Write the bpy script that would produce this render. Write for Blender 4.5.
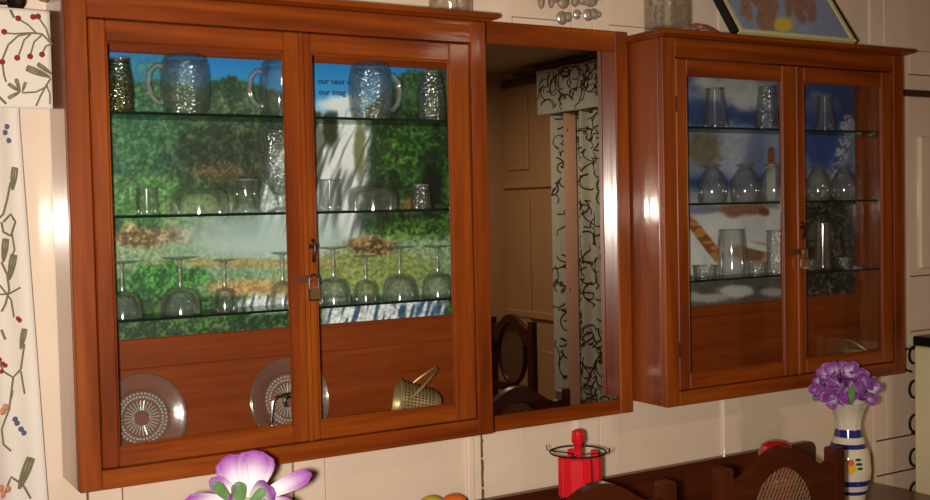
import bpy, math, random
import numpy as np
from mathutils import Vector, Matrix

for o in list(bpy.data.objects): bpy.data.objects.remove(o)
scene = bpy.context.scene
COL = scene.collection
R = math.radians
ZB = 1.10                      # height of the cabinets' underside above the floor

# ------------------------------------------------------------------ camera
F, YAW, PIT, ROLL = 1105.85, 0.54088, 0.037646, -0.021526
CAM = np.array([-0.47993, -2.55691, 0.57769 + ZB])
_fw = np.array([math.sin(YAW)*math.cos(PIT), math.cos(YAW)*math.cos(PIT), -math.sin(PIT)])
_r0 = np.cross(_fw, [0, 0, 1.0]); _r0 /= np.linalg.norm(_r0); _u0 = np.cross(_r0, _fw)
_r = math.cos(ROLL)*_r0 + math.sin(ROLL)*_u0
_u = -math.sin(ROLL)*_r0 + math.cos(ROLL)*_u0
cd = bpy.data.cameras.new('camera'); camera = bpy.data.objects.new('camera', cd); COL.objects.link(camera)
cd.sensor_width = 36.0; cd.lens = F/930*36.0; cd.clip_start = 0.02
camera.matrix_world = Matrix(((_r[0], _u[0], -_fw[0], CAM[0]), (_r[1], _u[1], -_fw[1], CAM[1]),
                              (_r[2], _u[2], -_fw[2], CAM[2]), (0, 0, 0, 1)))
scene.camera = camera

# ------------------------------------------------------------------ world, lights, exposure
world = bpy.data.worlds.new('world'); scene.world = world; world.use_nodes = True
world.node_tree.nodes['Background'].inputs[0].default_value = (1.0, 0.86, 0.70, 1)
world.node_tree.nodes['Background'].inputs[1].default_value = 0.05
def light(name, kind, loc, energy, color, **kw):
    l = bpy.data.lights.new(name, kind); o = bpy.data.objects.new(name, l); COL.objects.link(o)
    l.energy = energy; l.color = color; o.location = loc
    for k, v in kw.items(): setattr(l, k, v)
    return o
fl = CAM - 0.075*_r - 0.02*_u + 0.01*_fw
flash = light('camera_flash', 'SPOT', fl, 285, (1.0, 0.90, 0.78), spot_size=R(94), spot_blend=1.0, shadow_soft_size=0.03)
flash.rotation_euler = (Matrix.Rotation(R(3), 4, 'Z') @ camera.matrix_world).to_euler()
room_fill = light('added_room_fill', 'AREA', (2.45, -2.75, 2.50), 15, (1.0, 0.80, 0.58), shape='DISK', size=0.30)  # added fill lighting the mirrored room in place of flash bounced off the mirror
scene.view_settings.view_transform = 'Standard'; scene.view_settings.look = 'None'
scene.view_settings.exposure = 0.0; scene.view_settings.gamma = 1.0
scene.view_settings.use_curve_mapping = False
scene.cycles.transparent_max_bounces = 40
scene.cycles.max_bounces = 14
scene.cycles.sample_clamp_indirect = 60.0

# pixel helpers: a pixel gives a ray; the depth always comes from a plane in the room
def ray(x, y): return _fw + _r*(x-465)/F - _u*(y-250)/F
def aty(x, y, Y): d = ray(x, y); return CAM + d*((Y-CAM[1])/d[1])
def depth(P): return float((np.asarray(P)-CAM) @ _fw)
def proj(P):
    d = np.asarray(P, float)-CAM; z = d @ _fw
    return 465+F*(d @ _r)/z, 250-F*(d @ _u)/z

# ------------------------------------------------------------------ materials
def srgb(r, g, b):
    f = lambda c: (c/255/12.92) if c/255 <= 0.04045 else ((c/255+0.055)/1.055)**2.4
    return (f(r), f(g), f(b), 1)
def newmat(name):
    m = bpy.data.materials.new(name); m.use_nodes = True
    nt = m.node_tree; return m, nt, nt.nodes['Principled BSDF']
def N(nt, t, **kw):
    n = nt.nodes.new(t)
    for k, v in kw.items(): setattr(n, k, v)
    return n
def noise(nt, scale, detail=4, vec=None, stretch=None, coord='Object'):
    n = N(nt, 'ShaderNodeTexNoise'); n.inputs['Scale'].default_value = scale; n.inputs['Detail'].default_value = detail
    tc = N(nt, 'ShaderNodeTexCoord'); mp = N(nt, 'ShaderNodeMapping')
    if stretch: mp.inputs['Scale'].default_value = stretch
    nt.links.new(tc.outputs[coord], mp.inputs[0]); nt.links.new(mp.outputs[0], n.inputs['Vector'])
    return n
def ramp(nt, src, stops):
    r = N(nt, 'ShaderNodeValToRGB')
    while len(r.color_ramp.elements) < len(stops): r.color_ramp.elements.new(0.5)
    for e, (p, c) in zip(r.color_ramp.elements, stops): e.position = p; e.color = c
    nt.links.new(src, r.inputs[0]); return r
def wood(name, c1, c2, c3, axis, rough=0.42, coat=0.15, scale=11, crough=0.10):
    m, nt, b = newmat(name)
    st = {'x': (0.07, 1, 1), 'y': (1, 0.07, 1), 'z': (1, 1, 0.07)}[axis]
    n = noise(nt, scale, 6, stretch=st); n.inputs['Distortion'].default_value = 0.6
    r1 = ramp(nt, n.outputs[0], [(0.28, c1), (0.5, c2), (0.72, c3)])
    n2 = noise(nt, scale*9, 3, stretch=st)
    r2 = ramp(nt, n2.outputs[0], [(0.3, (0.72, 0.72, 0.72, 1)), (0.65, (1, 1, 1, 1))])
    mx = N(nt, 'ShaderNodeMix', data_type='RGBA', blend_type='MULTIPLY'); mx.inputs[0].default_value = 0.8
    nt.links.new(r1.outputs[0], mx.inputs[6]); nt.links.new(r2.outputs[0], mx.inputs[7])
    nt.links.new(mx.outputs[2], b.inputs['Base Color'])
    b.inputs['Roughness'].default_value = rough; b.inputs['Specular IOR Level'].default_value = 0.22
    b.inputs['Coat Weight'].default_value = coat; b.inputs['Coat Roughness'].default_value = crough
    n3 = noise(nt, 22, 3, stretch=st)
    bp = N(nt, 'ShaderNodeBump'); bp.inputs['Strength'].default_value = 0.10; bp.inputs['Distance'].default_value = 0.01
    nt.links.new(n3.outputs[0], bp.inputs['Height'])
    nt.links.new(bp.outputs[0], b.inputs['Normal']); nt.links.new(bp.outputs[0], b.inputs['Coat Normal'])
    return m
def plain(name, col, rough=0.5, metal=0.0, var=0.0, vscale=30, coat=0.0, spec=0.5):
    m, nt, b = newmat(name)
    b.inputs['Roughness'].default_value = rough; b.inputs['Metallic'].default_value = metal
    b.inputs['Coat Weight'].default_value = coat; b.inputs['Coat Roughness'].default_value = 0.12; b.inputs['Specular IOR Level'].default_value = spec
    if var:
        n = noise(nt, vscale, 4)
        lo = tuple(c*(1-var) for c in col[:3])+(1,); hi = tuple(min(1, c*(1+var)) for c in col[:3])+(1,)
        r = ramp(nt, n.outputs[0], [(0.3, lo), (0.7, hi)]); nt.links.new(r.outputs[0], b.inputs['Base Color'])
    else: b.inputs['Base Color'].default_value = col
    return m
def vcol(name, rough=0.6, coat=0.0):
    m, nt, b = newmat(name)
    a = N(nt, 'ShaderNodeVertexColor', layer_name='Col'); nt.links.new(a.outputs[0], b.inputs['Base Color'])
    b.inputs['Roughness'].default_value = rough; b.inputs['Coat Weight'].default_value = coat
    return m
def glass(name, tint=(0.95, 0.97, 0.96), edge=(0.35, 0.40, 0.40), ior=1.45, rough=0.03, bump=None, power=0.35, haze=0.0):
    """thin clear glass: Fresnel mirror over a see-through body that darkens where one looks along the wall"""
    m = bpy.data.materials.new(name); m.use_nodes = True; nt = m.node_tree; nt.nodes.clear()
    out = N(nt, 'ShaderNodeOutputMaterial')
    tr = N(nt, 'ShaderNodeBsdfTransparent'); gl = N(nt, 'ShaderNodeBsdfGlossy'); gl.inputs['Roughness'].default_value = rough
    gl.inputs['Color'].default_value = (1, 1, 1, 1)
    fr = N(nt, 'ShaderNodeFresnel'); fr.inputs['IOR'].default_value = ior
    lw = N(nt, 'ShaderNodeLayerWeight'); lw.inputs['Blend'].default_value = power
    mc = N(nt, 'ShaderNodeMix', data_type='RGBA')
    mc.inputs[6].default_value = (*tint, 1); mc.inputs[7].default_value = (*edge, 1)
    nt.links.new(lw.outputs['Facing'], mc.inputs[0]); nt.links.new(mc.outputs[2], tr.inputs[0])
    mix = N(nt, 'ShaderNodeMixShader')
    body = tr
    if haze:
        df = N(nt, 'ShaderNodeBsdfDiffuse'); df.inputs[0].default_value = (0.9, 0.9, 0.86, 1); body = N(nt, 'ShaderNodeMixShader'); body.inputs[0].default_value = haze
        nt.links.new(tr.outputs[0], body.inputs[1]); nt.links.new(df.outputs[0], body.inputs[2])
    mn = N(nt, 'ShaderNodeMath', operation='MINIMUM'); mn.inputs[1].default_value = 0.30; nt.links.new(fr.outputs[0], mn.inputs[0])
    nt.links.new(mn.outputs[0], mix.inputs[0]); nt.links.new(body.outputs[0], mix.inputs[1]); nt.links.new(gl.outputs[0], mix.inputs[2])
    nt.links.new(mix.outputs[0], out.inputs[0])
    if bump:
        tc = N(nt, 'ShaderNodeTexCoord'); v = N(nt, 'ShaderNodeTexVoronoi'); v.inputs['Scale'].default_value = bump[0]
        bp = N(nt, 'ShaderNodeBump'); bp.inputs['Strength'].default_value = bump[1]; bp.inputs['Distance'].default_value = 0.01
        nt.links.new(tc.outputs['Object'], v.inputs['Vector']); nt.links.new(v.outputs['Distance'], bp.inputs['Height'])
        for s in (gl, fr, lw): nt.links.new(bp.outputs[0], s.inputs['Normal'])
    return m

W1, W2, W3 = srgb(88, 31, 4), srgb(130, 56, 8), srgb(160, 80, 17)
WX = wood('varnished_wood_x', W1, W2, W3, 'x'); WZ = wood('varnished_wood_z', W1, W2, W3, 'z'); WY = wood('varnished_wood_y', W1, W2, W3, 'y')
SIDE = wood('varnished_side_wood', srgb(104, 44, 14), srgb(132, 62, 22), srgb(150, 78, 32), 'z', rough=0.30, coat=1.0, crough=0.125)
BK = wood('back_board_wood', srgb(100, 38, 9), srgb(130, 54, 14), srgb(150, 70, 22), 'x', rough=0.5, coat=0.1)
DKX = wood('dark_chair_wood_x', srgb(54, 22, 9), srgb(76, 32, 13), srgb(92, 42, 18), 'x', rough=0.35, coat=0.3)
DKZ = wood('dark_chair_wood_z', srgb(54, 22, 9), srgb(76, 32, 13), srgb(92, 42, 18), 'z', rough=0.35, coat=0.3)
TBL = wood('table_wood', srgb(70, 32, 16), srgb(92, 44, 22), srgb(106, 54, 28), 'x', rough=0.3, coat=0.3)
CANE = plain('woven_cane', srgb(104, 68, 38), 0.6, var=0.3, vscale=60)
PAINT = plain('cream_wall_paint', srgb(226, 203, 180), 0.5, var=0.05, vscale=5, coat=0.35)
PAINT2 = plain('cream_stile_paint', srgb(230, 208, 186), 0.45, var=0.06, vscale=7, coat=0.5)
CRK = plain('bare_wood_crack', srgb(112, 78, 50), 0.9, var=0.3, vscale=90)
GAP = plain('joint_shadow_brown', srgb(96, 74, 56), 0.9)
CEIL = wood('ceiling_boards', srgb(150, 134, 110), srgb(190, 172, 146), srgb(206, 190, 164), 'x', rough=0.6, coat=0)
FLOORM = wood('floor_boards', srgb(80, 44, 26), srgb(100, 58, 34), srgb(116, 70, 44), 'x', rough=0.4, coat=0.2)
ROOM = plain('room_wall_paint', srgb(186, 146, 102), 0.6, var=0.05, vscale=4)
DRAIL = plain('dark_brown_rail', srgb(60, 34, 24), 0.5)
PANE = glass('door_pane_glass', (0.97, 0.985, 0.975), (0.90, 0.94, 0.92), 1.18, 0.0, power=0.2)
SHELF = glass('shelf_glass', (0.95, 0.98, 0.96), (0.35, 0.52, 0.46), 1.45, 0.0, power=0.25)
SEDGE = plain('shelf_edge_green', srgb(14, 26, 22), 0.3, spec=0.2)
GL = glass('clear_glassware', (0.985, 0.99, 0.985), (0.70, 0.73, 0.72), 1.45, 0.08, power=0.16, haze=0.010)
GLC = glass('cut_glassware', (0.975, 0.985, 0.98), (0.70, 0.73, 0.72), 1.55, 0.14, bump=(110, 0.5), power=0.2, haze=0.012)
GLA = glass('amber_cut_glassware', (0.97, 0.93, 0.84), (0.62, 0.52, 0.36), 1.7, 0.13, bump=(110, 0.5), power=0.25)
GLS = glass('smoky_glassware', (0.955, 0.965, 0.97), (0.70, 0.72, 0.73), 1.45, 0.08, power=0.16, haze=0.022)
GLP = glass('pressed_glass', (0.95, 0.96, 0.95), (0.66, 0.68, 0.66), 1.5, 0.16, power=0.25, haze=0.03)
GLST = glass('stem_glass_solid', (0.93, 0.94, 0.93), (0.42, 0.45, 0.45), 1.5, 0.10, power=0.35, haze=0.10)
GLR = glass('raised_glass_relief', (0.9, 0.9, 0.88), (0.7, 0.7, 0.68), 1.6, 0.15, haze=0.22)
GLB = glass('bubbled_ornament_glass', (0.95, 0.94, 0.91), (0.74, 0.72, 0.66), 1.5, 0.14, bump=(45, 0.25), power=0.2, haze=0.02)
CHROME = plain('chrome', (0.82, 0.82, 0.80, 1), 0.12, 1.0)
BRASS = plain('dull_brass', srgb(164, 142, 100), 0.38, 0.55, var=0.15)
IRON = plain('dark_iron', srgb(58, 44, 36), 0.45, 0.8)
HASP = plain('worn_brown_hasp', srgb(110, 62, 40), 0.4, 0.4)
BLACK = plain('black_enamel', srgb(16, 15, 15), 0.4)
SILVER = plain('silver_shell', (0.66, 0.62, 0.55, 1), 0.28, 0.75, var=0.2)
SHELLM = plain('grey_shell', srgb(150, 130, 108), 0.35, var=0.25, vscale=60)
REDP = plain('red_plastic', srgb(206, 22, 34), 0.3, coat=0.2)
REDJ = plain('red_enamel', srgb(200, 34, 24), 0.3, coat=0.3)
ORANGE = plain('orange_fruit_skin', srgb(232, 104, 26), 0.4, var=0.12)
YELLOW = plain('yellow_fruit_skin', srgb(206, 178, 48), 0.4, var=0.12)
CERAM = plain('cream_ceramic_glaze', srgb(226, 214, 188), 0.15, coat=0.4)
BLUE = plain('cobalt_blue_glaze', srgb(32, 48, 128), 0.15, coat=0.4)
CYEL = plain('yellow_glaze', srgb(232, 180, 40), 0.2); CORG = plain('orange_glaze', srgb(216, 96, 36), 0.2); CGRN = plain('dark_green_glaze', srgb(52, 74, 62), 0.2)
PURP = plain('purple_silk', srgb(120, 48, 130), 0.6)
LEAF = plain('green_silk_leaf', srgb(92, 134, 70), 0.55, var=0.2, vscale=40)
PETAL = vcol('silk_petal', 0.6)
PRINT = vcol('printed_poster_paper', 0.5, 0.15)
FABRIC = plain('ivory_curtain_cotton', srgb(224, 214, 204), 0.9, var=0.03, vscale=200)
FAB2 = plain('grey_curtain_cotton', srgb(192, 194, 180), 0.9, var=0.04, vscale=120)
OLIVE = plain('olive_thread', srgb(112, 106, 80), 0.85); BERRY = plain('wine_red_thread', srgb(140, 34, 42), 0.85)
BTHR = plain('blue_thread', srgb(84, 92, 122), 0.85); TTHR = plain('tan_thread', srgb(190, 128, 92), 0.85)
DKTHR = plain('dark_vine_thread', srgb(58, 54, 44), 0.85); PINK = plain('salmon_cotton', srgb(206, 160, 136), 0.9)
FRIDGE = plain('cream_fridge_enamel', srgb(240, 224, 180), 0.35, coat=0.2)
FOAM = plain('gold_frame_moulding', srgb(206, 196, 140), 0.4)
INK = plain('blue_black_ink', srgb(22, 40, 96), 0.5)
CORAL = plain('brown_coral', srgb(140, 88, 70), 0.5, var=0.3, vscale=80)
MIRROR = plain('mirror_silvering', (0.80, 0.80, 0.79, 1), 0.0, 1.0)

# ------------------------------------------------------------------ mesh builder
class MB:
    def __init__(s): s.v = []; s.f = []; s.m = []; s.c = None
    def add(s, vs, fs, mi=0):
        o = len(s.v); s.v += [tuple(map(float, p)) for p in vs]; s.f += [tuple(i+o for i in f) for f in fs]; s.m += [mi]*len(fs); return s
    def box(s, x0, x1, y0, y1, z0, z1, mi=0, bev=0.0):
        if bev <= 0:
            vs = [(x, y, z) for x in (x0, x1) for y in (y0, y1) for z in (z0, z1)]
            return s.add(vs, [(0, 1, 3, 2), (4, 6, 7, 5), (0, 4, 5, 1), (2, 3, 7, 6), (0, 2, 6, 4), (1, 5, 7, 3)], mi)
        b = bev; vs = []; X = (x0, x1); Y = (y0, y1); Z = (z0, z1); idx = {}
        for i in (0, 1):
            for j in (0, 1):
                for k in (0, 1):
                    sx, sy, sz = (1, -1)[i], (1, -1)[j], (1, -1)[k]
                    for a, p in (('x', (X[i], Y[j]+sy*b, Z[k]+sz*b)), ('y', (X[i]+sx*b, Y[j], Z[k]+sz*b)), ('z', (X[i]+sx*b, Y[j]+sy*b, Z[k]))):
                        idx[(i, j, k, a)] = len(vs); vs.append(p)
        fs = []
        for i in (0, 1): fs.append([idx[(i, j, k, 'x')] for j, k in ((0, 0), (1, 0), (1, 1), (0, 1))])
        for j in (0, 1): fs.append([idx[(i, j, k, 'y')] for i, k in ((0, 0), (1, 0), (1, 1), (0, 1))])
        for k in (0, 1): fs.append([idx[(i, j, k, 'z')] for i, j in ((0, 0), (1, 0), (1, 1), (0, 1))])
        for j in (0, 1):
            for k in (0, 1): fs.append([idx[(0, j, k, 'y')], idx[(1, j, k, 'y')], idx[(1, j, k, 'z')], idx[(0, j, k, 'z')]])
        for i in (0, 1):
            for k in (0, 1): fs.append([idx[(i, 0, k, 'x')], idx[(i, 1, k, 'x')], idx[(i, 1, k, 'z')], idx[(i, 0, k, 'z')]])
        for i in (0, 1):
            for j in (0, 1): fs.append([idx[(i, j, 0, 'x')], idx[(i, j, 1, 'x')], idx[(i, j, 1, 'y')], idx[(i, j, 0, 'y')]])
        for i in (0, 1):
            for j in (0, 1):
                for k in (0, 1): fs.append([idx[(i, j, k, a)] for a in 'xyz'])
        return s.add(vs, fs, mi)
    def lathe(s, prof, n=32, mi=0, mod=None, cx=0, cy=0, sq=0):
        """closed profile (r, z) revolved about z"""
        vs = []; fs = []; L = len(prof)
        for q, (r, z) in enumerate(prof):
            for i in range(n):
                a = 2*math.pi*i/n; rr = r*(mod(a, z, q) if mod else 1)
                if sq: rr /= (abs(math.cos(a))**sq+abs(math.sin(a))**sq)**(1/sq)
                vs.append((cx+rr*math.cos(a), cy+rr*math.sin(a), z))
        for q in range(L-1):
            for i in range(n): j = (i+1) % n; fs.append((q*n+i, q*n+j, (q+1)*n+j, (q+1)*n+i))
        if prof[0][0] > 1e-4: fs.append(tuple(range(n-1, -1, -1)))
        if prof[-1][0] > 1e-4: fs.append(tuple((L-1)*n+i for i in range(n)))
        return s.add(vs, fs, mi)
    def tube(s, pts, rad, n=8, mi=0, closed=False, flat=1.0):
        pts = [Vector(p) for p in pts]; L = len(pts); vs = []; fs = []
        rads = rad if hasattr(rad, '__len__') else [rad]*L
        prev = None
        for i, p in enumerate(pts):
            t = (pts[(i+1) % L]-pts[i-1]) if closed else (pts[min(i+1, L-1)]-pts[max(i-1, 0)])
            t = t.normalized() if t.length > 1e-9 else Vector((0, 0, 1))
            if prev is None: a = Vector((0, -1, 0)) if abs(t.y) < 0.9 else Vector((1, 0, 0))
            else: a = prev
            a = (a-t*a.dot(t)); a = a.normalized() if a.length > 1e-6 else t.orthogonal().normalized()
            prev = a; b = t.cross(a)
            for k in range(n):
                w = 2*math.pi*k/n; vs.append(p+(a*math.cos(w)*flat+b*math.sin(w))*rads[i])
        for i in range(L if closed else L-1):
            ii = (i+1) % L
            for k in range(n): kk = (k+1) % n; fs.append((i*n+k, i*n+kk, ii*n+kk, ii*n+k))
        if not closed: fs += [tuple(range(n-1, -1, -1)), tuple((L-1)*n+k for k in range(n))]
        return s.add(vs, fs, mi)
    def ell(s, c, r, n=14, m=9, mi=0):
        vs = []; fs = []
        for i in range(m+1):
            t = math.pi*i/m
            for k in range(n):
                a = 2*math.pi*k/n; vs.append((c[0]+r[0]*math.sin(t)*math.cos(a), c[1]+r[1]*math.sin(t)*math.sin(a), c[2]+r[2]*math.cos(t)))
        for i in range(m):
            for k in range(n): kk = (k+1) % n; fs.append((i*n+k, (i+1)*n+k, (i+1)*n+kk, i*n+kk))
        return s.add(vs, fs, mi)
    def prism(s, poly, y0, y1, mi=0):
        """polygon of (x, z) extruded from y0 to y1"""
        n = len(poly); vs = [(x, y0, z) for x, z in poly]+[(x, y1, z) for x, z in poly]
        fs = [tuple(range(n)), tuple(range(2*n-1, n-1, -1))]+[(i, i+n, (i+1) % n+n, (i+1) % n) for i in range(n)]
        return s.add(vs, fs, mi)
    def xf(s, M): s.v = [tuple(M @ Vector(p)) for p in s.v]; return s
    def build(s, name, mats, parent=None, smooth=False):
        me = bpy.data.meshes.new(name); me.from_pydata(s.v, [], s.f)
        for m in (mats if isinstance(mats, (list, tuple)) else [mats]): me.materials.append(m)
        if len(set(s.m)) > 1: me.polygons.foreach_set('material_index', s.m)
        import bmesh
        bm = bmesh.new(); bm.from_mesh(me); bmesh.ops.remove_doubles(bm, verts=bm.verts, dist=1e-6)
        bmesh.ops.recalc_face_normals(bm, faces=bm.faces); bm.to_mesh(me); bm.free()
        if smooth:
            me.polygons.foreach_set('use_smooth', [True]*len(me.polygons))
            if smooth != 'all': me.set_sharp_from_angle(angle=R(40))
        o = bpy.data.objects.new(name, me); COL.objects.link(o)
        if parent: o.parent = parent
        return o
def empty(name, loc=(0, 0, 0), rz=0):
    o = bpy.data.objects.new(name, None); COL.objects.link(o); o.location = loc; o.rotation_euler = (0, 0, rz); o.empty_display_size = 0.05; return o
def tag(o, label, cat, group=None):
    o['label'] = label; o['category'] = cat
    if group: o['group'] = group
    return o
def struct(o, label=None):
    o['kind'] = 'structure'
    if label: o['label'] = label
    return o

# ------------------------------------------------------------------ room shell
XL, XR, YB, ZC = -2.6, 3.6, -3.75, ZB+1.47
struct(MB().box(XL, XR, YB, 0.03, -0.05, 0).build('floor', FLOORM), 'brown board floor')
ceil = struct(MB().box(XL, XR, YB, 0.03, ZC+0.02, ZC+0.06).build('ceiling', GAP), 'greyish ceiling of narrow boards')
cb = None
for i in range(31):
    y0 = YB+i*0.122
    if cb is None:
        cb = MB().box(XL, XR, -0.059, 0.059, 0, 0.02).build('ceiling_board', CEIL, ceil); cb.location = (0, y0+0.06, ZC)
    else:
        c = cb.copy(); COL.objects.link(c); c.parent = ceil; c.location = (0, y0+0.06, ZC)
struct(MB().box(XL-0.06, XL, YB, 0.03, 0, ZC).build('wall_left', ROOM), 'plain cream wall')
struct(MB().box(XL, XR, YB-0.06, YB, 0, ZC).build('wall_rear', ROOM), 'plain cream wall facing the cabinets')
wr = struct(MB().box(XR, XR+0.06, YB, 0.03, 0, ZC).build('wall_right', ROOM), 'cream wall carrying the grey curtain')
for y0, y1, z0, z1 in ((-3.70, -3.46, 0.15, 1.72), (-3.70, -3.46, 1.92, 2.42), (-3.36, -2.6, 0.15, 0.75)):
    MB().box(XR-0.012, XR-0.0005, y0, y1, z0, z1, bev=0.006).build('wall_panel', ROOM, wr)
for z in (1.80, 0.95): MB().box(XR-0.02, XR-0.0005, YB+0.002, -0.02, z, z+0.05, bev=0.006).build('wall_rail', ROOM, wr)
MB().box(XR-0.03, XR-0.0005, YB+0.002, -0.02, ZC-0.10, ZC-0.05, bev=0.008).build('picture_rail', GAP, wr)

# the panelled wall behind the cabinets: backing, raised stiles and rails, sunk panels
wb = struct(MB().box(XL, XR, 0.014, 0.07, 0, ZC).build('wall_back', GAP), 'cream painted panelled timber wall behind the cabinets')
def wpart(name, x0, x1, z0, z1, y, mat=PAINT, bev=0.0012):
    return MB().box(x0, x1, y, 0.0145, z0, z1, bev=bev).build(name, mat, wb)
ZR0, ZR1 = ZB+1.02, ZB+1.102
stiles = [(-0.42, -0.34), (0.055, 0.128), (0.549, 0.630), (1.053, 1.093), (1.099, 1.223), (1.430, 1.500), (1.504, 1.564), (1.995, 2.070), (2.700, 2.768), (2.772, 2.905)]
xs = [XL]+[v for s in stiles for v in s]+[XR]
for a, b in stiles: wpart('stile', a, b, 0, ZC, 0.0, PAINT2)
for a, b in zip(xs[0::2], xs[1::2]):
    if b-a < 0.01: continue
    last = a > 2.8
    wpart('wall_rail', a+0.004, b-0.004, ZR0, ZR1, 0.0008, PAINT2)
    wpart('wall_panel', a+0.004, b-0.004, ZR1+0.003, ZC, 0.006)
    if not last:
        wpart('wall_panel', a+0.004, b-0.004, 0.12, ZR0-0.003, 0.006)
    wpart('wall_rail', a+0.004, b-0.004, 0, 0.117, 0.0008, PAINT2)
# fielded section beside the snowy cabinet
for z0, z1 in ((0.12, ZB-0.393), (ZB-0.389, ZB-0.265), (ZB-0.261, ZB+0.10), (ZB+0.104, ZB+0.298), (ZB+0.302, ZR0-0.003)):
    wpart('wall_panel', 2.9065, XR, z0, z1, 0.004)
for x0, x1, z0, z1 in ((2.955, 3.45, ZB+0.325, ZB+0.80),):
    wpart('fielded_panel', x0, x1, z0, z1, -0.008, PAINT2, 0.006)
for z in (ZB-0.267, ZB-0.391): wpart('board_seam', 2.716, 2.93, z-0.0025, z+0.0025, -0.0012, DRAIL, 0.0)
wpart('picture_rail', 2.655, XR, ZB+0.940, ZB+0.962, -0.02, DRAIL, 0.004)
for x, z in ((1.424, 0), (1.060, 0), (2.000, 0)):
    wpart('bead', x-0.012, x+0.010, 0.12, ZR0, -0.006, PAINT2, 0.004)

rc = random.Random(11); ck = MB(); zz0 = 0.76
while zz0 < ZB-0.03:
    h_ = rc.uniform(0.008, 0.022); w_ = rc.uniform(0.0015, 0.0048); xo = 1.097+rc.uniform(-0.001, 0.001)
    ck.box(xo-w_, xo+w_, -0.0009, 0.002, zz0, zz0+h_); zz0 += h_+rc.choice((0, 0, 0.001, 0.006))
ck.build('paint_crack', CRK, wb)
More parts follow.
